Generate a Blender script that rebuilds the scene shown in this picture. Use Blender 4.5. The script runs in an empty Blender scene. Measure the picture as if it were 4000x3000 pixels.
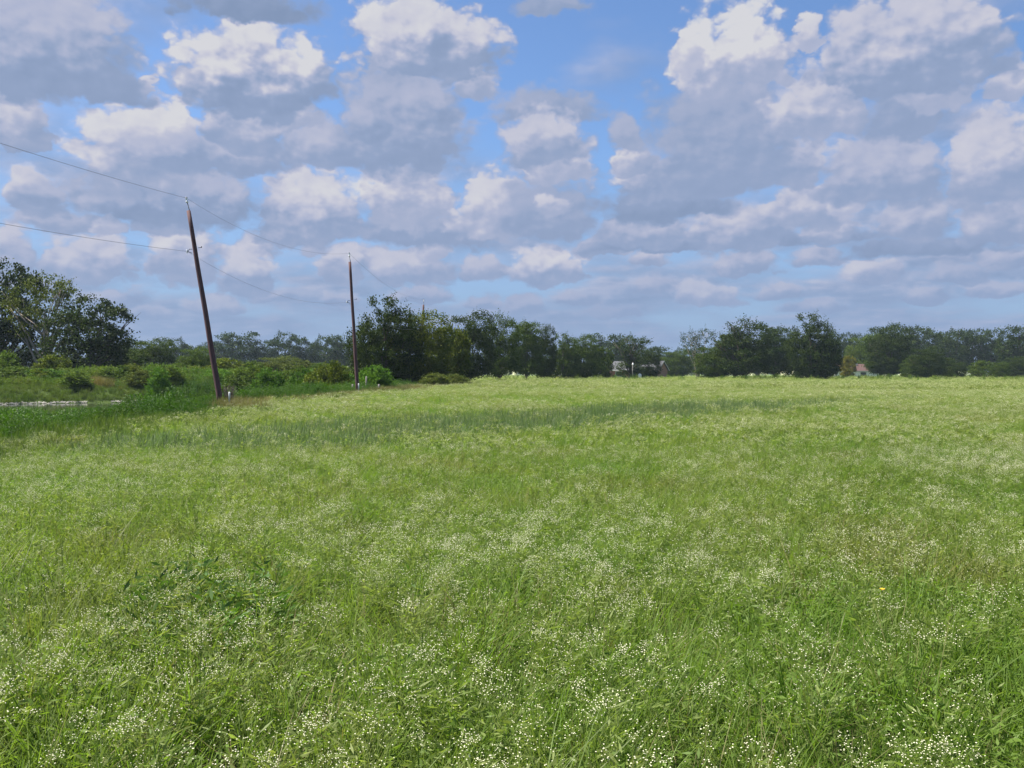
import bpy, math, random
import numpy as np
from mathutils import Vector, Matrix

R = math.radians
scene = bpy.context.scene
COL = scene.collection
rng = np.random.default_rng(7)
random.seed(7)

# ------------------------------------------------------------------ camera
F_PX = 3444.0                      # focal length in units of a 4000-wide frame
EYE = 1.6
cam_d = bpy.data.cameras.new('camera')
cam_d.sensor_width = 36.0
cam_d.lens = 31.0
cam_d.clip_start = 0.05
cam_d.clip_end = 6000
cam = bpy.data.objects.new('camera', cam_d)
COL.objects.link(cam)
cam.location = (0, 0, EYE)
cam.rotation_euler = (R(90 - 0.70), 0, 0)
scene.camera = cam

# ------------------------------------------------------------------ light and sky
EXPOSURE = 1.30
SUN_AZ, SUN_EL = R(-84), R(60)     # azimuth clockwise from +Y
sd = bpy.data.lights.new('sun', 'SUN')
sd.energy = 5.0
sd.angle = R(0.53)
sd.color = (1.0, 0.95, 0.86)
sun = bpy.data.objects.new('sun', sd)
COL.objects.link(sun)
sdir = Vector((math.sin(SUN_AZ) * math.cos(SUN_EL), math.cos(SUN_AZ) * math.cos(SUN_EL), math.sin(SUN_EL)))
sun.rotation_euler = (-sdir).to_track_quat('-Z', 'Y').to_euler()

scene.view_settings.view_transform = 'Standard'
scene.view_settings.look = 'None'
scene.view_settings.exposure = EXPOSURE
scene.view_settings.gamma = 1.0
scene.view_settings.use_curve_mapping = False
scene.cycles.use_denoising = True
scene.cycles.max_bounces = 5
scene.cycles.diffuse_bounces = 3
scene.cycles.transmission_bounces = 3
scene.cycles.glossy_bounces = 2
scene.cycles.use_adaptive_sampling = False

# cumulus banks of the sky: azimuth, elevation of the base (degrees), half width,
# height (degrees), tone of the sunlit top, tone of the base; far banks first
CLOUDS = [
 (-28.2, 4.7, 2.35, 0.97, 0.67, 0.3),
 (-22.7, 3.3, 2.10, 0.76, 0.62, 0.3),
 (-18.5, 4.0, 2.05, 0.95, 0.67, 0.3),
 (-11.0, 4.6, 1.64, 0.81, 0.62, 0.3),
 (-5.8, 4.8, 2.44, 1.00, 0.62, 0.3),
 (-1.7, 4.4, 1.71, 0.73, 0.62, 0.3),
 (4.2, 4.7, 2.08, 0.82, 0.60, 0.3),
 (9.2, 5.3, 2.22, 0.99, 0.62, 0.3),
 (17.0, 5.0, 1.91, 0.88, 0.62, 0.3),
 (18.9, 4.0, 2.38, 0.78, 0.60, 0.3),
 (24.9, 4.4, 2.03, 0.83, 0.62, 0.3),
 (28.6, 4.7, 1.90, 0.88, 0.62, 0.3),
 (28.9, 6.3, 2.04, 1.12, 0.62, 0.33),
 (26.3, 6.6, 1.83, 1.15, 0.64, 0.33),
 (19.2, 6.9, 2.03, 1.04, 0.62, 0.33),
 (5.8, 7.9, 2.44, 1.09, 0.62, 0.33),
 (-9.1, 7.1, 2.22, 1.26, 0.67, 0.33),
 (-16.2, 7.7, 1.75, 1.41, 0.72, 0.4),
 (-1.7, 6.5, 2.08, 1.46, 0.67, 0.33),
 (-24.2, 4.1, 2.52, 1.17, 0.67, 0.3),
 (-14.9, 4.7, 1.77, 0.88, 0.62, 0.3),
 (0.8, 4.2, 1.52, 1.10, 0.57, 0.3),
 (6.6, 3.8, 2.25, 0.73, 0.42, 0.3),
 (12.4, 4.7, 2.53, 1.25, 0.74, 0.35),
 (22.4, 5.9, 2.11, 1.52, 0.78, 0.35),
 (26.9, 5.5, 2.26, 1.14, 0.57, 0.3),
 (14.6, 6.6, 2.49, 1.42, 0.64, 0.3),
 (8.7, 7.1, 1.85, 1.27, 0.70, 0.35),
 (2.3, 6.5, 2.84, 2.19, 0.87, 0.35),
 (-16.8, 5.8, 2.26, 2.63, 0.80, 0.35),
 (-20.4, 6.6, 2.50, 3.43, 0.87, 0.4),
 (-25.9, 6.0, 2.91, 2.72, 0.78, 0.35),
 (-29.6, 6.2, 1.58, 2.54, 0.74, 0.38),
 (-10.8, 6.4, 2.01, 1.98, 0.77, 0.38),
 (-12.6, 7.7, 1.08, 0.89, 0.58, 0.45),
 (-6.6, 6.5, 3.56, 2.18, 0.74, 0.35),
 (-5.0, 8.0, 1.32, 2.19, 0.80, 0.55),
 (-26.8, 8.6, 3.02, 1.14, 0.62, 0.35),
 (-24.5, 8.5, 1.18, 1.25, 0.85, 0.55),
 (-21.8, 8.7, 1.96, 1.27, 0.70, 0.4),
 (-4.2, 8.9, 7.55, 1.83, 0.33, 0.25),
 (14.6, 8.0, 10.65, 0.71, 0.22, 0.15),
 (24.9, 7.2, 5.46, 0.83, 0.22, 0.15),
 (8.6, 8.8, 3.34, 1.99, 0.64, 0.33),
 (14.3, 8.5, 3.56, 2.84, 0.74, 0.33),
 (19.5, 8.3, 2.19, 1.38, 0.76, 0.35),
 (24.4, 8.5, 2.83, 2.50, 0.66, 0.33),
 (28.9, 8.0, 2.33, 2.40, 0.66, 0.33),
 (-12.9, 9.4, 4.14, 3.83, 0.90, 0.33),
 (-6.8, 10.7, 3.55, 4.18, 0.97, 0.5),
 (-0.7, 9.8, 3.41, 3.66, 0.88, 0.5),
 (-28.2, 9.7, 1.91, 2.34, 0.87, 0.35),
 (-21.4, 10.0, 7.07, 2.90, 0.57, 0.18),
 (2.5, 9.6, 3.41, 3.66, 0.42, 0.28),
 (2.5, 10.5, 1.42, 1.19, 0.82, 0.5),
 (18.5, 9.6, 3.75, 2.26, 0.78, 0.4),
 (19.7, 10.8, 1.51, 1.29, 0.87, 0.5),
 (20.5, 9.7, 1.08, 1.89, 0.98, 0.6),
 (9.9, 10.3, 4.79, 1.62, 0.20, 0.12),
 (11.2, 11.9, 5.66, 2.51, 0.86, 0.32),
 (22.8, 11.2, 4.51, 3.71, 0.64, 0.33),
 (28.5, 10.9, 2.93, 5.31, 0.78, 0.38),
 (18.0, 12.1, 2.57, 2.61, 0.82, 0.4),
 (2.8, 12.7, 3.22, 1.55, 0.95, 0.5),
 (7.8, 13.2, 1.40, 1.63, 0.95, 0.5),
 (7.4, 14.8, 1.31, 1.63, 0.50, 0.38),
 (2.2, 16.3, 3.60, 1.65, 0.42, 0.3),
 (2.0, 13.9, 3.22, 2.74, 0.76, 0.35),
 (-23.1, 12.0, 4.01, 4.88, 0.95, 0.42),
 (-20.7, 13.5, 1.66, 3.25, 1.00, 0.5),
 (-22.1, 16.5, 0.81, 0.85, 1.00, 0.75),
 (-18.8, 12.7, 5.61, 1.99, 0.62, 0.3),
 (-12.3, 13.5, 3.98, 2.32, 0.64, 0.33),
 (-13.6, 15.5, 1.88, 1.96, 0.88, 0.5),
 (-16.8, 14.5, 2.95, 2.63, 0.80, 0.35),
 (13.5, 13.5, 5.38, 5.87, 0.42, 0.3),
 (19.2, 15.2, 3.55, 3.11, 0.82, 0.42),
 (24.0, 14.5, 3.01, 2.51, 0.36, 0.28),
 (25.5, 15.6, 2.16, 2.23, 0.88, 0.5),
 (28.9, 15.8, 1.74, 2.00, 0.87, 0.5),
 (13.9, 18.3, 4.20, 4.18, 1.10, 0.5),
 (11.3, 19.3, 1.09, 2.42, 1.10, 0.7),
 (18.5, 19.5, 1.19, 1.30, 0.90, 0.6),
 (24.2, 17.7, 5.84, 5.01, 0.78, 0.28),
 (-2.5, 17.7, 1.70, 2.01, 0.76, 0.4),
 (-7.1, 14.6, 4.48, 5.99, 0.54, 0.25),
 (-7.3, 19.8, 3.36, 4.18, 1.00, 0.5),
 (-5.0, 19.6, 4.89, 3.46, 0.88, 0.28),
 (-24.5, 16.0, 2.83, 1.33, 0.36, 0.22),
 (-29.1, 13.6, 2.17, 3.52, 0.84, 0.36),
 (-28.2, 17.2, 6.18, 5.16, 0.62, 0.24),
 (-16.2, 17.2, 5.42, 4.75, 1.00, 0.24),
 (-16.8, 21.4, 4.69, 1.58, 0.12, 0.03),
 (2.5, 22.3, 2.84, 1.10, 0.35, 0.25),
]

def build_world():
    w = bpy.data.worlds.new('World')
    scene.world = w
    w.use_nodes = True
    nt = w.node_tree
    for n in list(nt.nodes):
        nt.nodes.remove(n)
    L = nt.links.new
    def setin(n, i, v):
        if v is None: return
        if isinstance(v, bpy.types.NodeSocket): L(v, n.inputs[i])
        else: n.inputs[i].default_value = v
    def M(op, a, b=None, c=None, clamp=False):
        n = nt.nodes.new('ShaderNodeMath'); n.operation = op; n.use_clamp = clamp
        setin(n, 0, a); setin(n, 1, b); setin(n, 2, c)
        return n.outputs[0]
    def V(op, a, b=None, c=None):
        n = nt.nodes.new('ShaderNodeVectorMath'); n.operation = op
        setin(n, 0, a); setin(n, 1, b); setin(n, 2, c)
        return n.outputs['Value'] if op in ('LENGTH', 'DOT_PRODUCT') else n.outputs['Vector']
    def MR(v, a, b, c, d, mode='SMOOTHSTEP'):
        n = nt.nodes.new('ShaderNodeMapRange'); n.interpolation_type = mode
        setin(n, 0, v)
        for i, q in enumerate((a, b, c, d)): setin(n, i + 1, q)
        return n.outputs[0]
    def NOISE(v, scale, detail=4, rough=.55, typ='3D'):
        n = nt.nodes.new('ShaderNodeTexNoise'); n.noise_dimensions = typ
        setin(n, 0, v); n.inputs['Scale'].default_value = scale
        n.inputs['Detail'].default_value = detail; n.inputs['Roughness'].default_value = rough
        return n
    def MIXF(f, a, b):
        n = nt.nodes.new('ShaderNodeMix'); n.data_type = 'FLOAT'
        setin(n, 0, f); setin(n, 2, a); setin(n, 3, b)
        return n.outputs[0]
    def COMB(x, y, z):
        n = nt.nodes.new('ShaderNodeCombineXYZ')
        setin(n, 0, x); setin(n, 1, y); setin(n, 2, z)
        return n.outputs[0]
    tc = nt.nodes.new('ShaderNodeTexCoord')
    d = V('NORMALIZE', tc.outputs['Generated'])
    sp = nt.nodes.new('ShaderNodeSeparateXYZ'); L(d, sp.inputs[0])
    x, y, z = sp.outputs
    az = M('MULTIPLY', M('ARCTAN2', x, y), 57.29578)
    el = M('MULTIPLY', M('ARCSINE', z), 57.29578)
    P0 = COMB(az, el, 0.0)
    # the clouds shrink towards the horizon: finer noise there
    elc = M('MAXIMUM', el, 0.5)
    warpamp = MR(elc, 2.0, 20.0, 0.38, 1.0, 'LINEAR')
    nco = V('MULTIPLY', P0, (1.0, 1.35, 1.0))
    n1 = NOISE(nco, 0.30, 6, .54)
    n2 = NOISE(V('ADD', nco, (37., 11., 5.)), 0.9, 4, .55)
    wv = V('SUBTRACT', n1.outputs['Color'], (.5, .5, .5))
    wv2 = V('SUBTRACT', n2.outputs['Color'], (.5, .5, .5))
    warp = V('ADD', V('MULTIPLY', wv, (3.6, 2.8, 0)), V('MULTIPLY', wv2, (1.2, 1.1, 0)))
    sc = nt.nodes.new('ShaderNodeVectorMath'); sc.operation = 'SCALE'
    L(warp, sc.inputs[0]); L(warpamp, sc.inputs['Scale'])
    P = V('ADD', P0, sc.outputs[0])
    P = V('MULTIPLY', P, (1, 1, 0))
    # cauliflower relief
    vco = V('ADD', nco, V('MULTIPLY', wv2, (1.2, 1.2, 0)))
    def VOR(v):
        vo = nt.nodes.new('ShaderNodeTexVoronoi'); vo.feature = 'SMOOTH_F1'; vo.voronoi_dimensions = '2D'
        vo.inputs['Scale'].default_value = 0.62; vo.inputs['Detail'].default_value = 2
        vo.inputs['Roughness'].default_value = .5; vo.inputs['Smoothness'].default_value = .45
        L(v, vo.inputs['Vector'])
        return vo.outputs['Distance']
    v1 = VOR(vco)
    # lit sides: difference of the relief a little way towards the sun (up and left)
    soff = (-0.30, 0.42, 0)
    na = NOISE(nco, 0.34, 3.5, .5)
    nb = NOISE(V('ADD', nco, soff), 0.34, 3.5, .5)
    relief = M('MULTIPLY', M('SUBTRACT', na.outputs['Fac'], nb.outputs['Fac']), 3.2)
    relief = M('ADD', relief, M('MULTIPLY', M('SUBTRACT', 0.42, v1), 0.55))
    edge = M('MULTIPLY', M('SUBTRACT', v1, 0.4), 0.42)
    # general cloud layer over the whole sky, seen in perspective
    zz = M('ADD', M('MAXIMUM', z, 0.0), 0.17)
    pl = COMB(M('DIVIDE', x, zz), M('DIVIDE', y, zz), 0.0)
    g1 = NOISE(pl, 1.5, 5, .5)
    g2 = NOISE(V('ADD', pl, (-0.05, -0.04, .0)), 1.5, 5, .5)
    lowc = MR(elc, 2.0, 17.0, 0.13, -0.07, 'LINEAR')
    outside = MR(M('ABSOLUTE', az), 30.0, 42.0, 0.0, 1.0)
    outside = M('MAXIMUM', outside, MR(el, 23.0, 30.0, 0.0, 1.0))
    lowc = M('ADD', lowc, M('MULTIPLY', outside, 0.07))
    dens = M('ADD', g1.outputs['Fac'], lowc)
    cover = MR(dens, 0.44, 0.66, 0.0, 0.92)
    gs = M('ADD', 0.34, M('MULTIPLY', M('SUBTRACT', g1.outputs['Fac'], g2.outputs['Fac']), 3.5))
    s = M('ADD', gs, M('MULTIPLY', relief, 0.15))
    edge4 = edge
    for (ca, ce, cw, ch, st, sb) in CLOUDS:
        q = V('MULTIPLY_ADD', P, (1 / cw, 1 / ch, 0), (-ca / cw, -ce / ch, 0))
        q2 = V('MAXIMUM', q, V('MULTIPLY', q, (-1.0, -2.3, 0)))
        ln = M('ADD', V('LENGTH', q2), edge4)
        lit = min(1, max(0, (st - .5) / .3))         # sunlit heads have crisp outlines, grey ones soft
        a = MR(ln, 1.38 - .17 * lit, 0.80 + .09 * lit, 0.0, 1.0)
        k = (st - sb)
        si = M('MULTIPLY_ADD', relief, 0.42, V('DOT_PRODUCT', q, (-0.15, 1.0, 0)))
        si = MR(si, -0.22, 0.42, sb - .02, st)
        si = M('MULTIPLY_ADD', relief, 0.08 + 0.16 * k, si)
        s = MIXF(a, s, si)
        cover = M('MAXIMUM', cover, a)
    s = M('ADD', s, 0.03)
    s = M('MINIMUM', M('MAXIMUM', s, 0.0), 1.0)
    # distance veil: low clouds pale into the blue of the air
    veil = MR(elc, 0.5, 7.5, 0.85, 0.0, 'LINEAR')
    ramp = nt.nodes.new('ShaderNodeValToRGB')
    L(s, ramp.inputs[0])
    cr = ramp.color_ramp
    cr.elements[0].position = 0.0; cr.elements[0].color = (0.225, 0.305, 0.475, 1)
    cr.elements[1].position = 1.0; cr.elements[1].color = (0.67, 0.675, 0.715, 1)
    for p_, c_ in ((0.3, (0.290, 0.370, 0.555, 1)), (0.6, (0.425, 0.468, 0.630, 1)), (0.82, (0.565, 0.575, 0.680, 1))):
        e = cr.elements.new(p_); e.color = c_
    sky = nt.nodes.new('ShaderNodeTexSky'); sky.sky_type = 'NISHITA'
    sky.sun_disc = False
    sky.sun_elevation = SUN_EL
    sky.sun_rotation = SUN_AZ
    sky.air_density = 1.0; sky.dust_density = 0.6; sky.ozone_density = 2.0
    EXPO = 2 ** -EXPOSURE
    K = 10.0 * EXPO
    def MIXC(f, a, b, blend='MIX'):
        n = nt.nodes.new('ShaderNodeMix'); n.data_type = 'RGBA'; n.blend_type = blend
        setin(n, 0, f)
        for i, q in ((6, a), (7, b)):
            if isinstance(q, tuple): n.inputs[i].default_value = (*q, 1)
            else: L(q, n.inputs[i])
        return n.outputs[2]
    cs = V('MULTIPLY', ramp.outputs[0], (K, K, K))
    blue = V('MULTIPLY', sky.outputs[0], SKYTINT)
    cs = MIXC(veil, cs, (0.265 * K, 0.370 * K, 0.580 * K))
    lowblue = MIXC(MR(elc, 0.0, 14.0, 0.95, 0.0, 'LINEAR'), blue, (0.235 * K, 0.345 * K, 0.590 * K))
    col = MIXC(cover, lowblue, cs)
    bg = nt.nodes.new('ShaderNodeBackground'); bg.inputs['Strength'].default_value = 0.1
    L(col, bg.inputs['Color'])
    out = nt.nodes.new('ShaderNodeOutputWorld')
    L(bg.outputs[0], out.inputs[0])
    w.cycles.sampling_method = 'MANUAL'
    w.cycles.sample_map_resolution = 512

SKYTINT = (0.46, 0.545, 0.66)
build_world()

# ------------------------------------------------------------------ helpers
def tag(o, label=None, cat=None, group=None, kind=None):
    if label: o['label'] = label
    if cat: o['category'] = cat
    if group: o['group'] = group
    if kind: o['kind'] = kind
    return o

class MB:
    """collects raw geometry for one mesh object"""
    def __init__(s):
        s.v, s.f, s.m = [], [], []
    def quad(s, a, b, c, d, m=0):
        n = len(s.v); s.v += [a, b, c, d]; s.f.append((n, n + 1, n + 2, n + 3)); s.m.append(m)
    def tri(s, a, b, c, m=0):
        n = len(s.v); s.v += [a, b, c]; s.f.append((n, n + 1, n + 2)); s.m.append(m)
    def box(s, x0, x1, y0, y1, z0, z1, m=0):
        n = len(s.v)
        s.v += [(x0,y0,z0),(x1,y0,z0),(x1,y1,z0),(x0,y1,z0),(x0,y0,z1),(x1,y0,z1),(x1,y1,z1),(x0,y1,z1)]
        for f in ((0,3,2,1),(4,5,6,7),(0,1,5,4),(1,2,6,5),(2,3,7,6),(3,0,4,7)):
            s.f.append(tuple(n + i for i in f)); s.m.append(m)
    def tube(s, pts, rad, k=6, m=0, cap=True):
        """smooth tube through pts with radius list"""
        rings = []
        P = [Vector(p) for p in pts]
        for i, p in enumerate(P):
            t = (P[min(i + 1, len(P) - 1)] - P[max(i - 1, 0)])
            t = t.normalized() if t.length > 1e-9 else Vector((0, 0, 1))
            u = t.cross(Vector((0, 1, 0.13))).normalized()
            w = t.cross(u)
            r = rad[i] if hasattr(rad, '__len__') else rad
            n = len(s.v)
            for j in range(k):
                a = 2 * math.pi * j / k
                s.v.append(tuple(p + (u * math.cos(a) + w * math.sin(a)) * r))
            rings.append(n)
        for a, b in zip(rings, rings[1:]):
            for j in range(k):
                s.f.append((a + j, a + (j + 1) % k, b + (j + 1) % k, b + j)); s.m.append(m)
        if cap:
            s.f.append(tuple(rings[0] + j for j in reversed(range(k)))); s.m.append(m)
            s.f.append(tuple(rings[-1] + j for j in range(k))); s.m.append(m)
    def mesh(s, name, mats, smooth=False):
        me = bpy.data.meshes.new(name)
        me.from_pydata([tuple(v) for v in s.v], [], s.f)
        for mt in mats: me.materials.append(mt)
        if len(mats) > 1: me.polygons.foreach_set('material_index', s.m)
        if smooth: me.polygons.foreach_set('use_smooth', [True] * len(s.f))
        me.update()
        return me
    def build(s, name, mats, parent=None, smooth=False, loc=None):
        if not isinstance(mats, (list, tuple)): mats = [mats]
        o = bpy.data.objects.new(name, s.mesh(name, mats, smooth))
        COL.objects.link(o)
        if parent: o.parent = parent
        if loc: o.location = loc
        return o

def empty(name, loc=(0, 0, 0), rz=0):
    o = bpy.data.objects.new(name, None)
    COL.objects.link(o)
    o.location = loc; o.rotation_euler = (0, 0, rz); o.empty_display_size = .3
    return o

def vnoise(x, y, s, seed=0):
    """value noise 0..1"""
    x = np.asarray(x, float) / s; y = np.asarray(y, float) / s
    xi = np.floor(x).astype(np.int64); yi = np.floor(y).astype(np.int64)
    fx = x - xi; fy = y - yi
    fx = fx * fx * (3 - 2 * fx); fy = fy * fy * (3 - 2 * fy)
    def h(a, b):
        n = (a * 374761393 + b * 668265263 + seed * 1442695041) & 0xffffffff
        n = ((n ^ (n >> 13)) * 1274126177) & 0xffffffff
        return ((n ^ (n >> 16)) & 0xffff) / 65535.0
    return (h(xi, yi) * (1 - fx) + h(xi + 1, yi) * fx) * (1 - fy) + (h(xi, yi + 1) * (1 - fx) + h(xi + 1, yi + 1) * fx) * fy

def fbm(x, y, s, seed=0, o=4):
    t = 0; a = 1; n = 0
    for i in range(o):
        t = t + a * vnoise(x, y, s / 2 ** i, seed + i * 17); n += a; a *= .55
    return t / n

# ------------------------------------------------------------------ materials
class NT:
    def __init__(s, name):
        s.mat = bpy.data.materials.new(name); s.mat.use_nodes = True
        s.nt = s.mat.node_tree
        for n in list(s.nt.nodes): s.nt.nodes.remove(n)
        s.out = s.nt.nodes.new('ShaderNodeOutputMaterial')
        s.L = s.nt.links.new
    def n(s, t, **kw):
        q = s.nt.nodes.new(t)
        for k, v in kw.items(): setattr(q, k, v)
        return q
    def noise(s, vec, scale, detail=4, rough=.55):
        q = s.n('ShaderNodeTexNoise'); q.inputs['Scale'].default_value = scale
        q.inputs['Detail'].default_value = detail; q.inputs['Roughness'].default_value = rough
        if vec is not None: s.L(vec, q.inputs['Vector'])
        return q.outputs['Fac']
    def mix(s, f, a, b, blend='MIX'):
        q = s.n('ShaderNodeMix', data_type='RGBA', blend_type=blend)
        for i, v in ((0, f), (6, a), (7, b)):
            if isinstance(v, bpy.types.NodeSocket): s.L(v, q.inputs[i])
            else: q.inputs[i].default_value = (*v, 1) if isinstance(v, tuple) else v
        return q.outputs[2]
    def maprange(s, v, a, b, c=0., d=1.):
        q = s.n('ShaderNodeMapRange'); s.L(v, q.inputs[0])
        for i, t in enumerate((a, b, c, d)): q.inputs[i + 1].default_value = t
        return q.outputs[0]
    def pos(s): return s.n('ShaderNodeNewGeometry').outputs['Position']
    def surf(s, sh): s.L(sh, s.out.inputs['Surface'])

def leaf_shader(m, color, trans=.35, rough=.55, tcol=None, spec=.25):
    pb = m.n('ShaderNodeBsdfPrincipled')
    m.L(color, pb.inputs['Base Color'])
    pb.inputs['Roughness'].default_value = rough
    pb.inputs['Specular IOR Level'].default_value = spec
    tr = m.n('ShaderNodeBsdfTranslucent')
    t2 = m.mix(1.0, color, tcol or (1.15, 1.25, .55), 'MULTIPLY')
    m.L(t2, tr.inputs['Color'])
    mx = m.n('ShaderNodeMixShader'); mx.inputs[0].default_value = trans
    m.L(pb.outputs[0], mx.inputs[1]); m.L(tr.outputs[0], mx.inputs[2])
    m.surf(mx.outputs[0])
    return m.mat

def grass_mat(name, a, b, c, dry, trans=.4):
    """greens that vary plant by plant and drift by drift across the field"""
    m = NT(name)
    oi = m.n('ShaderNodeObjectInfo')
    p = m.pos()
    base = m.mix(oi.outputs['Random'], a, b)
    base = m.mix(m.maprange(m.noise(p, .22, 4), .42, .62), base, c)
    base = m.mix(m.maprange(m.noise(p, .5, 5), .54, .72, 0, .7), base, dry)
    base = m.mix(m.maprange(m.noise(p, 9, 2), .3, .7), base, m.mix(1.0, base, (.72, .78, .7), 'MULTIPLY'))
    return leaf_shader(m, base, trans)

def foliage_mat(name, trans=.22):
    """crown foliage: the object's own colour, varied clump by clump"""
    m = NT(name)
    oi = m.n('ShaderNodeObjectInfo')
    tc = m.n('ShaderNodeTexCoord').outputs['Object']
    col = oi.outputs['Color']
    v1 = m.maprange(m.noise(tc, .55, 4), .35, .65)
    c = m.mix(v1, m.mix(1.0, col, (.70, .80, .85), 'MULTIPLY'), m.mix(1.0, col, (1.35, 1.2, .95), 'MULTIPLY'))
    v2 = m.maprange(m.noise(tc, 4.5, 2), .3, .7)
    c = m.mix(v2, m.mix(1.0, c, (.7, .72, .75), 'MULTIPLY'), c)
    return leaf_shader(m, c, trans, .6, spec=.08)

def simple_mat(name, col, rough=.7, noise=None, col2=None, bump=0, metal=0.0, scale=(1, 1, 1)):
    m = NT(name)
    pb = m.n('ShaderNodeBsdfPrincipled')
    pb.inputs['Roughness'].default_value = rough
    pb.inputs['Metallic'].default_value = metal
    tc = m.n('ShaderNodeTexCoord').outputs['Object']
    mp = m.n('ShaderNodeMapping'); m.L(tc, mp.inputs[0]); mp.inputs['Scale'].default_value = scale
    if noise:
        nz = m.noise(mp.outputs[0], noise, 6, .6)
        m.L(m.mix(m.maprange(nz, .3, .7), col, col2 or tuple(c * .6 for c in col)), pb.inputs['Base Color'])
        if bump:
            bp = m.n('ShaderNodeBump'); bp.inputs['Strength'].default_value = bump
            bp.inputs['Distance'].default_value = .03
            m.L(nz, bp.inputs['Height']); m.L(bp.outputs[0], pb.inputs['Normal'])
    else:
        pb.inputs['Base Color'].default_value = (*col, 1)
    m.surf(pb.outputs[0])
    return m.mat

M_GRASS = grass_mat('grass_green', (.150, .228, .038), (.200, .255, .052), (.136, .232, .034), (.20, .165, .060), .5)
M_WEEDLEAF = grass_mat('flower_plant_green', (.220, .268, .082), (.262, .292, .096), (.205, .268, .070), (.24, .22, .085), .5)
M_BLUEGRASS = grass_mat('blue_green_grass', (.120, .175, .082), (.14, .19, .092), (.115, .17, .075), (.14, .16, .075), .5)
M_TALLWEED = grass_mat('tall_weed_green', (.055, .128, .008), (.080, .145, .010), (.042, .105, .008), (.085, .11, .018), .4)
M_BANKGRASS = grass_mat('bank_grass_green', (.100, .150, .028), (.13, .17, .035), (.09, .14, .024), (.15, .14, .05), .4)
M_DARKLEAF = grass_mat('dark_leafy_green', (.080, .165, .028), (.10, .18, .034), (.07, .15, .025), (.07, .10, .03), .35)
M_BRUSH = grass_mat('far_bank_brush_green', (.105, .170, .016), (.150, .195, .022), (.075, .145, .012), (.17, .15, .05), .45)
M_DRY = grass_mat('dry_grass_tan', (.20, .17, .07), (.24, .19, .09), (.14, .15, .045), (.20, .14, .06), .3)
M_HEADS = simple_mat('pale_flower_tops', (.36, .38, .17), .8)
M_PETAL = simple_mat('white_petal', (.60, .58, .40), .7)
M_YELLOW = simple_mat('yellow_petal', (.80, .50, .02), .6)
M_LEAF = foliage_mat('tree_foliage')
M_BARK = simple_mat('bark', (.085, .065, .05), .9, 3, (.04, .032, .026), .6)
M_PALEBARK = simple_mat('pale_bark', (.36, .30, .24), .85, 3, (.20, .16, .13), .5)
M_POLE = simple_mat('creosote_wood', (.120, .052, .052), .85, 5, (.055, .026, .030), .5, scale=(4, 4, .35))
M_METAL = simple_mat('galvanised_steel', (.42, .43, .45), .45, metal=.8)
M_DARKMETAL = simple_mat('dark_fitting', (.05, .05, .055), .5)
M_PORCELAIN = simple_mat('white_porcelain', (.82, .82, .85), .25)
M_WIRE = simple_mat('weathered_wire', (.16, .16, .17), .5, metal=.4)
M_WHITE = simple_mat('white_paint', (.80, .80, .78), .5, 3, (.68, .68, .66))
M_GREYWOOD = simple_mat('grey_post_wood', (.26, .24, .21), .9, 6, (.14, .13, .11), .4)
M_STONE = simple_mat('pale_stone', (.46, .43, .37), .9, 2, (.30, .28, .23))

# ------------------------------------------------------------------ terrain
def far_shore(x):
    return 82.0 + (np.asarray(x) + 45) * .55
def basin(x, y):
    """0 on the level land, 1 in the bed of the pond"""
    w = 1.2 * (vnoise(x, y, 6., 5) - .5)
    t = np.minimum(np.minimum((-11.6 + w - x) / 6.5, (y - 20 + w) / 6), (far_shore(np.clip(x, -70, -10)) + 3 + w - y) / 8)
    t = np.minimum(t, (x + 120) / 20)
    t = np.clip(t, 0, 1)
    return t * t * (3 - 2 * t)
def ground_h(x, y):
    x = np.asarray(x, float); y = np.asarray(y, float)
    h = -2.2 * basin(x, y)
    h = h + .10 * (vnoise(x, y, 7., 3) - .5) + .25 * (vnoise(x, y, 45., 4) - .5) * np.clip((np.hypot(x, y) - 10) / 40, 0, 1)
    return h
WATER_Z = -1.22

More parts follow.
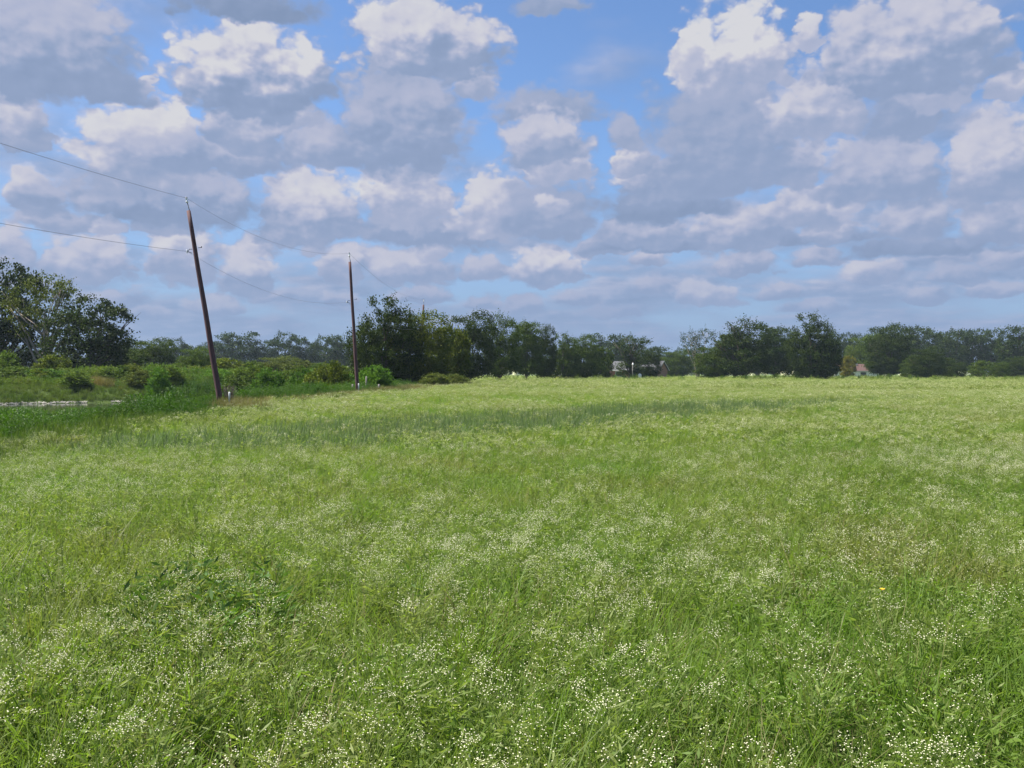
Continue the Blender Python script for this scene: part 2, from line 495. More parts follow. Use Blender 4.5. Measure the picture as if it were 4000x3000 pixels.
def make_ground():
    def lines(lo, hi, mid0, mid1, step):
        a = list(np.arange(mid0, mid1, step))
        s = step; v = mid0
        while v > lo: s *= 1.22; v -= s; a.insert(0, v)
        s = step; v = a[-1]
        while v < hi: s *= 1.22; v += s; a.append(v)
        return np.array(a)
    X = lines(-1500, 1500, -95, 20, 1.1); Y = lines(-500, 1700, -8, 110, 1.1)
    gx, gy = np.meshgrid(X, Y)
    gz = ground_h(gx, gy)
    V = np.stack([gx, gy, gz], -1).reshape(-1, 3)
    nx, ny = len(X), len(Y)
    i = np.arange(nx * ny).reshape(ny, nx)
    F = np.stack([i[:-1, :-1], i[:-1, 1:], i[1:, 1:], i[1:, :-1]], -1).reshape(-1, 4)
    me = bpy.data.meshes.new('ground')
    me.from_pydata(V.tolist(), [], F.tolist())
    me.polygons.foreach_set('use_smooth', [True] * len(F))
    m = NT('meadow_ground')
    p = m.pos()
    near = m.mix(m.maprange(m.noise(p, 6, 6), .35, .65), (.035, .055, .014), (.065, .085, .022))
    # thin tall cover and flower tops give the ground its own paler green away from the wet ditch side
    far = m.mix(m.maprange(m.noise(p, .06, 5), .38, .62), (.105, .150, .040), (.130, .170, .055))
    far = m.mix(m.maprange(m.noise(p, 1.2, 6), .45, .75, 0, .6), far, (.10, .155, .04))
    sx = m.n('ShaderNodeSeparateXYZ'); m.L(p, sx.inputs[0])
    far = m.mix(m.maprange(sx.outputs[0], -16, -10), (.055, .085, .018), far)
    ln = m.n('ShaderNodeVectorMath', operation='LENGTH'); m.L(p, ln.inputs[0])
    c = m.mix(m.maprange(ln.outputs['Value'], 35, 110), near, far)
    pb = m.n('ShaderNodeBsdfPrincipled'); pb.inputs['Roughness'].default_value = .95
    pb.inputs['Specular IOR Level'].default_value = .1
    m.L(c, pb.inputs['Base Color'])
    bp = m.n('ShaderNodeBump'); bp.inputs['Strength'].default_value = .8; bp.inputs['Distance'].default_value = .15
    m.L(m.noise(p, 3, 6, .7), bp.inputs['Height']); m.L(bp.outputs[0], pb.inputs['Normal'])
    m.surf(pb.outputs[0])
    me.materials.append(m.mat)
    o = bpy.data.objects.new('ground', me); COL.objects.link(o)
    tag(o, kind='structure')

make_ground()

def make_water():
    b = MB()
    xs = np.linspace(-118, -14.2, 40)
    for xa, xb in zip(xs, xs[1:]):
        fa, fb = [float(far_shore(min(max(v, -70), -10))) + 1.5 for v in (xa, xb)]
        b.quad((xa, 21.5, WATER_Z), (xb, 21.5, WATER_Z), (xb, fb, WATER_Z), (xa, fa, WATER_Z))
    m = NT('pond_water')
    pb = m.n('ShaderNodeBsdfPrincipled'); pb.inputs['Roughness'].default_value = .04
    pb.inputs['Base Color'].default_value = (.035, .045, .03, 1)
    bp = m.n('ShaderNodeBump'); bp.inputs['Strength'].default_value = .15; bp.inputs['Distance'].default_value = .02
    m.L(m.noise(m.pos(), 4, 3), bp.inputs['Height']); m.L(bp.outputs[0], pb.inputs['Normal'])
    m.surf(pb.outputs[0])
    o = b.build('water', m.mat); tag(o, kind='structure')
make_water()

# ------------------------------------------------------------------ air
def make_haze():
    b = MB(); b.box(-2400, 2400, -1200, 2700, -5, 26)
    m = NT('haze_air')
    pv = m.n('ShaderNodeVolumePrincipled')
    pv.inputs['Color'].default_value = (.68, .84, 1, 1)
    pv.inputs['Density'].default_value = .00014
    pv.inputs['Anisotropy'].default_value = .2
    m.L(pv.outputs[0], m.out.inputs['Volume'])
    o = b.build('haze', m.mat); tag(o, 'thin blue summer haze over the far trees', kind='stuff')
make_haze()

# ------------------------------------------------------------------ scatter
def rnd(a, b): return random.uniform(a, b)

def blade(b, x, y, z, ang, h, w, lean, m=0, seg=2, curl=.5):
    """a bent grass blade of seg quads and a tip"""
    dx, dy = math.cos(ang), math.sin(ang)
    px, py = -dy, dx
    prev = None
    for i in range(seg + 1):
        t = i / (seg + .6)
        off = lean * h * (t + curl * t * t)
        hh = z + h * (t - .35 * lean * t * t)
        ww = w * (1 - .55 * t)
        A = (x + dx * off + px * ww / 2, y + dy * off + py * ww / 2, hh)
        B = (x + dx * off - px * ww / 2, y + dy * off - py * ww / 2, hh)
        if prev: b.quad(prev[1], B, A, prev[0], m) if False else b.quad(prev[0], prev[1], B, A, m)
        prev = (A, B)
    off = lean * h * (1 + curl)
    b.tri(prev[0], prev[1], (x + dx * off, y + dy * off, z + h * (1 - .35 * lean)), m)

def head(b, x, y, z, r, m=1):
    n = len(b.v)
    a0 = rnd(0, 6)
    for j in range(5):
        a = a0 + j * 2 * math.pi / 5
        b.v.append((x + r * math.cos(a), y + r * math.sin(a), z + rnd(-.2, .2) * r))
    b.v.append((x, y, z + r * .75)); b.v.append((x, y, z - r * .7))
    for j in range(5):
        b.f.append((n + j, n + (j + 1) % 5, n + 5)); b.m.append(m)
        b.f.append((n + (j + 1) % 5, n + j, n + 6)); b.m.append(m)

def stem(b, p, q, w, m=0):
    d = Vector(q) - Vector(p)
    s_ = d.cross(Vector((rnd(-1, 1), rnd(-1, 1), .1)))
    s_ = s_.normalized() * w / 2 if s_.length > 1e-6 else Vector((w / 2, 0, 0))
    b.quad(tuple(Vector(p) - s_), tuple(Vector(p) + s_), tuple(Vector(q) + s_ * .7), tuple(Vector(q) - s_ * .7), m)

def leaflet(b, c, d, L, w, m=0):
    d = d.normalized(); s_ = d.cross(Vector((rnd(-1, 1), rnd(-1, 1), rnd(-1, 1))))
    s_ = s_.normalized() * w / 2 if s_.length > 1e-6 else Vector((w / 2, 0, 0))
    c = Vector(c); mid = c + d * L * .45; tip = c + d * L
    b.quad(tuple(c), tuple(mid + s_), tuple(tip), tuple(mid - s_), m)

def flower_plant(h, heads, hr, nleaf, lw, spread=.16, sw=.003, pm=None):
    b = MB()
    tops = []
    for i in range(random.randint(3, 5)):
        a = rnd(0, 6.28); r = rnd(.2, 1) * spread
        fork = (r * .35 * math.cos(a), r * .35 * math.sin(a), h * rnd(.5, .65))
        stem(b, (0, 0, 0), fork, sw)
        for j in range(3):
            a2 = a + rnd(-1, 1); r2 = r * rnd(.6, 1.2)
            t = (r2 * math.cos(a2), r2 * math.sin(a2), h * rnd(.82, 1.0))
            stem(b, fork, t, sw * .6); tops.append(t)
    for i in range(nleaf):
        t = rnd(.05, .85); a = rnd(0, 6.28); r = rnd(0, .6) * spread * t
        d = Vector((math.cos(a), math.sin(a), rnd(-.1, .9)))
        leaflet(b, (r * math.cos(a), r * math.sin(a), h * t), d, rnd(.035, .075) * (lw / .009) ** .5, lw * rnd(.6, 1.2))
    for i in range(heads):
        t = random.choice(tops); q = max(hr * 4, .026)
        p = (t[0] + rnd(-q, q), t[1] + rnd(-q, q), t[2] + rnd(-q * .6, q * .8))
        if hr < .008: stem(b, t, p, sw * .35)
        head(b, *p, hr * rnd(.75, 1.2))
    return b.mesh('flower_plant', [M_WEEDLEAF, pm or M_PETAL])

def grass_tuft(h, n, w, spread, mat, lean=(.1, .6), seg=2):
    b = MB()
    for i in range(n):
        a = rnd(0, 6.28); r = spread * rnd(0, 1) ** .7
        blade(b, r * math.cos(a), r * math.sin(a), 0, rnd(0, 6.28), h * rnd(.55, 1), w * rnd(.7, 1.3), rnd(*lean), 0, seg)
    return b.mesh('grass_tuft', [mat])

def leafy_plant(h, n, L, w, mat, spread=.2):
    b = MB()
    for i in range(n):
        a = rnd(0, 6.28); r = spread * rnd(0, 1) ** .6
        z = h * rnd(.1, 1) * (1 - .4 * r / spread)
        d = Vector((math.cos(a + rnd(-1, 1)), math.sin(a + rnd(-1, 1)), rnd(-.2, .8)))
        leaflet(b, (r * math.cos(a), r * math.sin(a), z), d, L * rnd(.6, 1.2), w * rnd(.7, 1.2))
    for i in range(max(3, n // 12)):
        a = rnd(0, 6.28); r = spread * .7
        stem(b, (0, 0, 0), (r * math.cos(a), r * math.sin(a), h * rnd(.6, 1)), .006)
    return b.mesh('leafy_plant', [mat])

def tall_weed(h, stems, leaves, lw, mat, plume=None):
    b = MB()
    for i in range(stems):
        a = rnd(0, 6.28); r = rnd(0, .35); hh = h * rnd(.65, 1); le = rnd(.0, .22)
        x0, y0 = r * math.cos(a), r * math.sin(a)
        x1, y1 = x0 + le * hh * math.cos(a), y0 + le * hh * math.sin(a)
        stem(b, (x0, y0, 0), (x1, y1, hh), .012)
        for j in range(leaves):
            t = rnd(.08, 1.0); a2 = rnd(0, 6.28)
            ll = (.24 - .14 * t) * rnd(.6, 1.2)
            d = Vector((math.cos(a2), math.sin(a2), rnd(.1, 1.1)))
            leaflet(b, (x0 + (x1 - x0) * t, y0 + (y1 - y0) * t, hh * t), d, ll, lw)
    return b.mesh('tall_weed', [mat])

def scatter(name, meshes, x, y, scale, idx, label, zs=None, tilt=.12, dz=0.0):
    """one object whose geometry nodes put a plant of the pool on every point of its mesh"""
    n = len(x)
    pool = bpy.data.collections.new(name + '_pool')
    for i, me in enumerate(meshes):
        o = bpy.data.objects.new('%s_plant_%02d' % (name, i), me)
        pool.objects.link(o)
    z = ground_h(x, y) + dz
    me = bpy.data.meshes.new(name)
    me.vertices.add(n)
    me.vertices.foreach_set('co', np.stack([x, y, z], -1).astype(np.float32).ravel())
    rot = np.stack([rng.normal(0, tilt, n), rng.normal(0, tilt, n), rng.uniform(0, 6.283, n)], -1)
    sc = np.stack([scale, scale, scale * (zs if zs is not None else 1)], -1)
    for nm, ty, ar in (('rot', 'FLOAT_VECTOR', rot), ('scl', 'FLOAT_VECTOR', sc)):
        at = me.attributes.new(nm, ty, 'POINT'); at.data.foreach_set('vector', ar.astype(np.float32).ravel())
    at = me.attributes.new('pick', 'INT', 'POINT'); at.data.foreach_set('value', idx.astype(np.int32))
    ob = bpy.data.objects.new(name, me); COL.objects.link(ob)
    ng = bpy.data.node_groups.new(name + '_nodes', 'GeometryNodeTree')
    ng.interface.new_socket('Geometry', in_out='INPUT', socket_type='NodeSocketGeometry')
    ng.interface.new_socket('Geometry', in_out='OUTPUT', socket_type='NodeSocketGeometry')
    N = ng.nodes.new; L = ng.links.new
    gi = N('NodeGroupInput'); go = N('NodeGroupOutput')
    iop = N('GeometryNodeInstanceOnPoints'); ci = N('GeometryNodeCollectionInfo')
    ci.inputs['Collection'].default_value = pool
    ci.inputs['Separate Children'].default_value = True
    ci.inputs['Reset Children'].default_value = True
    iop.inputs['Pick Instance'].default_value = True
    def attr(nm, ty):
        q = N('GeometryNodeInputNamedAttribute'); q.data_type = ty; q.inputs['Name'].default_value = nm
        return [s for s in q.outputs if s.enabled][0]
    L(gi.outputs[0], iop.inputs['Points']); L(ci.outputs[0], iop.inputs['Instance'])
    L(attr('pick', 'INT'), iop.inputs['Instance Index'])
    e2r = N('FunctionNodeEulerToRotation'); L(attr('rot', 'FLOAT_VECTOR'), e2r.inputs[0])
    L(e2r.outputs[0], iop.inputs['Rotation'])
    L(attr('scl', 'FLOAT_VECTOR'), iop.inputs['Scale'])
    L(iop.outputs[0], go.inputs[0])
    md = ob.modifiers.new('scatter', 'NODES'); md.node_group = ng
    tag(ob, label, kind='stuff')
    return ob

def edge_x(y):            # the ragged left edge of the field, along the ditch
    return np.interp(y, [14, 33, 36, 40, 44, 57, 69, 100], [-9.6, -10.1, -11.3, -11.3, -10.0, -9.7, -8.8, -8.4]) + .9 * (vnoise(y, 0 * y, 3., 21) - .5)

def ring_points(d0, d1, dens, field=True, side=.72):
    """points in the wedge in front of the viewpoint between two distances"""
    wmax = side * d1 + 5
    n = int(dens * 2 * wmax * (d1 - d0))
    y = rng.uniform(d0, d1, n); x = rng.uniform(-wmax, wmax, n)
    k = np.abs(x) < side * y + 5
    x, y = x[k], y[k]
    if field:
        k = x > edge_x(y)
        k |= y > 125
        x, y = x[k], y[k]
    return x, y

def swath(x, y):
    """1 inside the band of taller blue-green grass that crosses the field"""
    c = 16 + (x + 7.5) * 1.09
    d = np.abs((y - c) / 1.48 + 2.4 * (vnoise(x, y, 5., 9) - .5)) / (2.4 - .9 * np.clip((x - 2) / 8, 0, 1))
    return np.clip(1.6 - d, 0, 1) * np.clip((22 - x) / 14, 0, 1)
def patch(x, y, cx, cy, rx, ry):
    return np.clip(1.6 - np.hypot((x - cx) / rx, (y - cy) / ry) - .8 * (vnoise(x, y, .5, 8) - .5), 0, 1)

def bloom(x, y):
    """how thickly the white flowers stand"""
    f = .55 * fbm(x, y, 3.2, 31) + .45 * fbm(x, y, 14., 57)
    f = np.clip((f - .36) / .26, 0, 1)
    f = f * (1 - .92 * swath(x, y)) * (1 - patch(x, y, -1.75, 5.1, .9, .6))
    f = f * (1 - .8 * patch(x, y, 2.4, 8.2, 1.7, 1.5)) * (1 - .7 * patch(x, y, 2.6, 4.2, 1.5, .5))
    return f

def meadow():
    # near: whole plants
    fl = [flower_plant(rnd(.36, .46), 66, .0025, 64, .009) for _ in range(6)]
    fl2 = [flower_plant(rnd(.36, .46), 22, .0025, 64, .009) for _ in range(3)]
    gr = [grass_tuft(rnd(.34, .46), 34, .0046, .12, M_GRASS, (.1, .9)) for _ in range(5)]
    gr[4] = grass_tuft(.46, 12, .0040, .10, M_DRY, (.1, .8), 3)
    lf = [leafy_plant(.34, 130, .045, .011, M_GRASS) for _ in range(3)]
    for tagn, d0, d1, dens in (('near', 1.6, 6, 62), ('near', 6, 16, 44)):
        x, y = ring_points(d0, d1, dens)
        f = bloom(x, y)
        u = rng.uniform(0, 1, len(x))
        k = u < .26 + .70 * f
        full = rng.uniform(0, 1, len(x)) < .30 + .65 * f
        idx = np.where(full, rng.integers(0, 6, len(x)), rng.integers(6, 9, len(x)))
        s = rng.uniform(.75, 1.15, len(x))
        scatter('wildflowers', fl + fl2, x[k], y[k], s[k], idx[k], 'small white flower heads on thin branching green plants')
        x, y = ring_points(d0, d1, dens * 1.25)
        f = bloom(x, y)
        k = rng.uniform(0, 1, len(x)) < .85 - .30 * f
        idx = np.where(rng.uniform(0, 1, len(x)) < .74, rng.integers(0, 5, len(x)), rng.integers(5, 8, len(x)))
        hh = .7 + .5 * fbm(x, y, 2.5, 77)
        s = rng.uniform(.75, 1.2, len(x)) * hh
        scatter('meadow_grass', gr + lf, x[k], y[k], s[k], idx[k], 'green grass and leafy weeds between the white flowers')
    # dark leafy weed patch and long arching grass near the viewpoint
    n = 22
    x = rng.normal(-1.8, .42, n); y = rng.normal(5.1, .36, n)
    dk = [leafy_plant(.42, 150, .08, .020, M_DARKLEAF, .22) for _ in range(3)]
    scatter('leafy_weeds', dk, x, y, rng.uniform(.7, 1.1, n), rng.integers(0, 3, n), 'dark green leafy weeds in a patch among the white flowers')
    ar = [grass_tuft((.58), 8, .0065, .07, M_BANKGRASS, (.25, .9), 4) for _ in range(4)]
    x, y = ring_points(2.2, 14, 2.6)
    scatter('arching_grass', ar, x, y, rng.uniform(.7, 1.1, len(x)), rng.integers(0, 4, len(x)), 'long arching pale green grass blades over the flowers')
    # middle distance: plants with fewer, larger pieces
    fl = [flower_plant(rnd(.38, .46), 56, .0044, 44, .024, .27, .006, M_PETAL if q < 1 else M_HEADS) for q in range(6)]
    gr = [grass_tuft(rnd(.34, .48), 34, .010, .24, M_GRASS) for _ in range(5)]
    bl = [grass_tuft(rnd(.46, .62), 26, .011, .26, M_BLUEGRASS, (.1, .5)) for _ in range(4)]
    for d0, d1, dens, s0 in ((16, 34, 17, 1.0), (34, 70, 6.5, 1.35)):
        x, y = ring_points(d0, d1, dens)
        f = bloom(x, y)
        k = rng.uniform(0, 1, len(x)) < .16 + .8 * f
        scatter('wildflowers', fl, x[k], y[k], s0 * rng.uniform(.8, 1.15, k.sum()), rng.integers(0, 6, k.sum()),
                'white flowering plants across the middle of the field', zs=1 / s0)
        x, y = ring_points(d0, d1, dens * 1.2)
        k = rng.uniform(0, 1, len(x)) < .85 - .3 * bloom(x, y)
        sw = swath(x, y)
        idx = np.where(rng.uniform(0, 1, len(x)) < sw * .95, rng.integers(5, 9, len(x)), rng.integers(0, 5, len(x)))
        scatter('meadow_grass', gr + bl, x[k], y[k], s0 * rng.uniform(.8, 1.15, k.sum()), idx[k],
                'green and blue-green grass across the middle of the field', zs=1 / s0)
    # far: clumps
    fl = []
    for q in range(6):
        b = MB()
        for i in range(70):
            px, py = rnd(-1.3, 1.3), rnd(-1.3, 1.3); h = rnd(.28, .5)
            for j in range(6):
                d = Vector((rnd(-1, 1), rnd(-1, 1), rnd(.1, 1.0)))
                leaflet(b, (px + rnd(-.15, .15), py + rnd(-.15, .15), h * rnd(.2, .8)), d, .17, .055, 0)
            for j in range(3):
                head(b, px + rnd(-.18, .18), py + rnd(-.18, .18), h + rnd(-.05, .05), .015, 1)
        fl.append(b.mesh('flower_drift', [M_WEEDLEAF, M_HEADS]))
    for d0, d1, dens in ((70, 130, .55), (130, 300, .20)):
        x, y = ring_points(d0, d1, dens)
        scatter('wildflowers', fl, x, y, rng.uniform(.8, 1.2, len(x)) * (1 if d0 < 100 else 1.5), rng.integers(0, 6, len(x)),
                'pale green flowering field running out to the trees', zs=.9 if d0 < 100 else .42)
meadow()

def ditch_side():
    W = [tall_weed(1.5, 7, 46, .035, M_TALLWEED) for _ in range(5)]
    B = [tall_weed(1.6, 8, 44, .045, M_BRUSH) for _ in range(4)]
    G = [grass_tuft(.75, 40, .022, .35, M_BANKGRASS, (.05, .35)) for _ in range(4)]
    D = [grass_tuft(.9, 40, .018, .30, M_DRY, (.05, .4)) for _ in range(3)]
    # bank between the field and the water
    n = 46000
    y = 13 + 115 * rng.uniform(0, 1, n) ** 1.4; x = rng.uniform(-60, -8.5, n)
    e = edge_x(y)
    k = (x < e + .3) & (ground_h(x, y) > WATER_Z - .12) & (x > -.72 * y - 5) & ((y < 76) | (x > -34))
    x, y = x[k], y[k]; e = e[k]
    t = rng.uniform(0, 1, len(x))
    depth = e - x
    k = (t < np.where(y < 90, .75, .5))
    x, y, depth = x[k], y[k], depth[k]
    h = np.interp(y, [14, 18, 22, 25, 28, 32, 38, 45, 55, 70], [.70, .75, .65, .75, .95, 1.2, 1.25, 1.05, .90, 1.0]) / 1.6
    h = h * (.75 + .5 * vnoise(x, y, 3.2, 12)) * np.clip(.55 + depth / 3, 0, 1)
    h = h * np.where(y < 33, np.clip(1 - (-12.0 - x) * .12, .45, 1), 1 + .35 * np.clip(-ground_h(x, y), 0, 1))
    h = h * np.where((y > 31) & (y < 39) & (x > -13.3), .42, 1)
    scatter('tall_weeds', W, x, y, h * rng.uniform(.8, 1.15, len(x)), rng.integers(0, 5, len(x)),
            'tall dense bright green weeds along the ditch beside the poles')
    n = 5000
    y = rng.uniform(14, 120, n); x = edge_x(y) + rng.normal(.2, .7, n)
    scatter('field_edge_grass', G + D[:2], x, y, rng.uniform(.4, .75, n), np.where(y < 30, rng.integers(0, 4, n), rng.integers(0, 6, n)),
            'ragged pale grass where the field meets the tall weeds')
    # reeds and rank weeds standing in the shallow near side of the pond
    n = 26000
    y = rng.uniform(24, 66, n); x = rng.uniform(-50, -13, n)
    a = x / y
    k = (ground_h(x, y) <= WATER_Z - .05) & (x > -.72 * y - 3) & (np.abs(a + .523) > .012 + .006 * vnoise(y, 0 * y, 4., 5))
    k &= (y < 57 + 9 * vnoise(x, y, 5., 63))
    x, y = x[k], y[k]
    top = np.interp(y, [24, 35, 45, 55, 66], [.32, .0, -.28, -.60, -.90])
    bed = ground_h(x, y)
    scatter('pond_reeds', W, x, y, (top - bed) / 1.5 * rng.uniform(.8, 1.08, len(x)), rng.integers(0, 5, len(x)),
            'dark green reeds and weeds standing in the near side of the pond')
    # far bank of the pond
    n = 70000
    y = 70 + 80 * rng.uniform(0, 1, n) ** 1.5; x = rng.uniform(-125, -20, n)
    k = (ground_h(x, y) > WATER_Z + .12) & (y > far_shore(np.clip(x, -70, -10)) - 4) & (x < edge_x(y)) & (x > -.72 * y - 8)
    x, y = x[k], y[k]
    k = ~((np.abs(x / y + .465) < .017) & (y > 87) & (y < 95))
    x, y = x[k], y[k]
    up = np.clip((y - far_shore(np.clip(x, -70, -10)) - 1) / 11, 0, 1)
    tall = (.10 + 1.55 * np.clip(fbm(x, y, 6.5, 41) - .22, 0, 1)) * up
    idx = np.where(rng.uniform(0, 1, len(x)) < 1.25 * up - .12, rng.integers(4, 8, len(x)), rng.integers(0, 4, len(x)))
    sc = np.where(idx < 4, .75, (.42 + 1.3 * tall) * np.interp(y, [90, 112], [1, .66]))
    scatter('bank_weeds', G + B, x, y, sc * rng.uniform(.75, 1.2, len(x)), idx,
            'green weeds and grass on the far bank of the pond')
    n = 1500
    x = rng.uniform(-8, 135, n); y = rng.uniform(150, 215, n)
    k = fbm(x, y, 14., 91) > .50; x, y = x[k], y[k]
    scatter('field_end_scrub', B + W[:2], x, y, rng.uniform(.45, 1.0, len(x)), rng.integers(0, 6, len(x)), 'ragged low scrub where the field ends under the trees')
    n = 600
    x = rng.normal(-43.0, .95, n); y = rng.normal(93, 1.5, n)
    scatter('dry_grass', D, x, y, rng.uniform(.9, 1.7, n), rng.integers(0, 3, n), 'patch of tan and rusty dry grass behind the pond')
    n = 900
    y = rng.uniform(60, 108, n); x = edge_x(y) + rng.normal(.5, .9, n) + np.clip((y - 74) / 12, 0, 1) * 2.0
    k = rng.uniform(0, 1, n) < .12; y[k] = rng.uniform(30, 38, k.sum()); x[k] = edge_x(y[k]) + rng.normal(.2, .5, k.sum())
    scatter('dry_grass', D, x, y, rng.uniform(.5, .9, n), rng.integers(0, 3, n), 'tan dry grass along the foot of the dark trees')
ditch_side()

def shore_stones():
    b = MB()
    for i in range(2200):
        x = rnd(-82, -33)
        if float(vnoise(x, 0.0, 2.2, 77)) < .24: continue
        y = float(far_shore(max(x, -70))) - 8
        while float(ground_h(x, y)) < WATER_Z + .05 and y < 110: y += .2
        y += rnd(-.22, .12)
        s_ = rnd(.035, .095)
        z = max(float(ground_h(x, y)), WATER_Z - .05)
        n = len(b.v); q = 6; a0 = rnd(0, 6)
        for lv, (rr, zz) in enumerate(((1, 0), (.85, .5), (.4, .8))):
            for j in range(q):
                aa = a0 + j * 6.283 / q
                b.v.append((x + s_ * rr * math.cos(aa) * rnd(.75, 1.2), y + s_ * rr * math.sin(aa) * rnd(.75, 1.2), z + s_ * zz * rnd(.6, 1)))
        for lv in range(2):
            for j in range(q):
                b.f.append((n + lv * q + j, n + lv * q + (j + 1) % q, n + (lv + 1) * q + (j + 1) % q, n + (lv + 1) * q + j)); b.m.append(0)
        b.f.append(tuple(n + 2 * q + j for j in range(q))); b.m.append(0)
    o = b.build('shore_stones', M_STONE)
    tag(o, 'strip of pale stones along the far waterline of the pond', kind='stuff')
shore_stones()

# ------------------------------------------------------------------ trees
def crown_and_trunk(lobes, n_clusters, per, leaf, trunk_r, base_z, lean=(0, 0), sprigs=.3, surf=.6, limbs=7, forks=1, csize=.55, seed=0):
    """lobes: (x, y, z, rx, ry, rz) in metres for a tree about 10 m tall"""
    rs = random.Random(seed); nr = np.random.default_rng(seed)
    vol = [l[3] * l[4] * l[5] for l in lobes]; tot = sum(vol)
    cl = []
    for l, v in zip(lobes, vol):
        for i in range(max(3, int(n_clusters * v / tot))):
            d = nr.normal(size=3); d /= np.linalg.norm(d)
            r = rs.uniform(0, 1) ** (1 / 3) if rs.random() > surf else rs.uniform(.78, 1.03)
            p = np.array(l[:3]) + d * r * np.array(l[3:6])
            if p[2] > .25: cl.append((p, d, r))
    C = np.array([c[0] for c in cl])
    pts = []; siz = []
    for p, d, r in cl:
        n = int(per * rs.uniform(.6, 1.4)); cs = csize * rs.uniform(.7, 1.3)
        q = nr.normal(size=(n, 3)) * np.array([cs, cs, cs * .62]) * .62 + p
        pts.append(q); siz.append(nr.uniform(.6, 1.25, n) * leaf)
        if r > .75 and rs.random() < sprigs and d[2] > -.2:
            L_ = rs.uniform(.5, 1.3); dd = d + np.array([rs.uniform(-.4, .4), rs.uniform(-.4, .4), .5]); dd /= np.linalg.norm(dd)
            m_ = 14
            t = np.linspace(.15, 1, m_)[:, None]
            pts.append(p + dd * t * L_ + nr.normal(size=(m_, 3)) * .07); siz.append(nr.uniform(.5, .9, m_) * leaf)
    P = np.concatenate(pts); S = np.concatenate(siz)
    k = P[:, 2] > .1; P = P[k]; S = S[k]
    n = len(P)
    u = nr.normal(size=(n, 3)); u /= np.linalg.norm(u, axis=1)[:, None]
    w = np.cross(u, nr.normal(size=(n, 3)) + np.array([0, 0, .6])); w /= np.linalg.norm(w, axis=1)[:, None]
    u = u * S[:, None] * .5; w = w * S[:, None] * .36
    V = np.stack([P - u, P + w, P + u * .9, P - w], 1).reshape(-1, 3)
    me = bpy.data.meshes.new('crown')
    me.vertices.add(4 * n); me.vertices.foreach_set('co', V.astype(np.float32).ravel())
    me.loops.add(4 * n); me.loops.foreach_set('vertex_index', np.arange(4 * n))
    me.polygons.add(n); me.polygons.foreach_set('loop_start', np.arange(n) * 4)
    try: me.polygons.foreach_set('loop_total', np.full(n, 4))
    except Exception: pass
    me.update(calc_edges=True); me.validate()
    me.materials.append(M_LEAF)
    b = MB()
    top = max(c[0][2] for c in cl)
    for fk in range(forks):
        fa = fk * 6.283 / max(1, forks) + rs.uniform(-.4, .4)
        sp = 0 if forks == 1 else 1
        ax = [(lean[0] * t + sp * math.cos(fa) * t * 1.5 + rs.uniform(-.1, .1) * t, lean[1] * t + sp * math.sin(fa) * t * 1.0, -.2 + t * top * .72) for t in (0, .12, .28, .45, .65, .85, 1)]
        rr = [trunk_r * (1.35, 1.0, .85, .7, .5, .28, .1)[i] * (1 if forks == 1 else .7) for i in range(7)]
        b.tube(ax, rr, 7)
        for i in range(limbs):
            j = rs.randint(1, 4); s0 = Vector(ax[j])
            cand = [c for c in range(len(C)) if C[c][2] > s0.z + .3]
            if not cand: continue
            e = Vector(C[rs.choice(cand)].tolist())
            mid = s0.lerp(e, .45) + Vector((rs.uniform(-.3, .3), rs.uniform(-.3, .3), rs.uniform(-.1, .5)))
            b.tube([s0, mid, e], [rr[j] * .55, rr[j] * .35, .02], 5)
            for q in range(2):
                e2 = e + Vector((rs.uniform(-1, 1), rs.uniform(-1, 1), rs.uniform(0, 1)))
                b.tube([mid.lerp(e, .5), e2], [rr[j] * .22, .012], 4)
    return me, b

def variant(**kw):
    bark = kw.pop('bark', M_BARK)
    cr, tb = crown_and_trunk(**kw)
    return cr, tb.mesh('trunk', [bark], True)

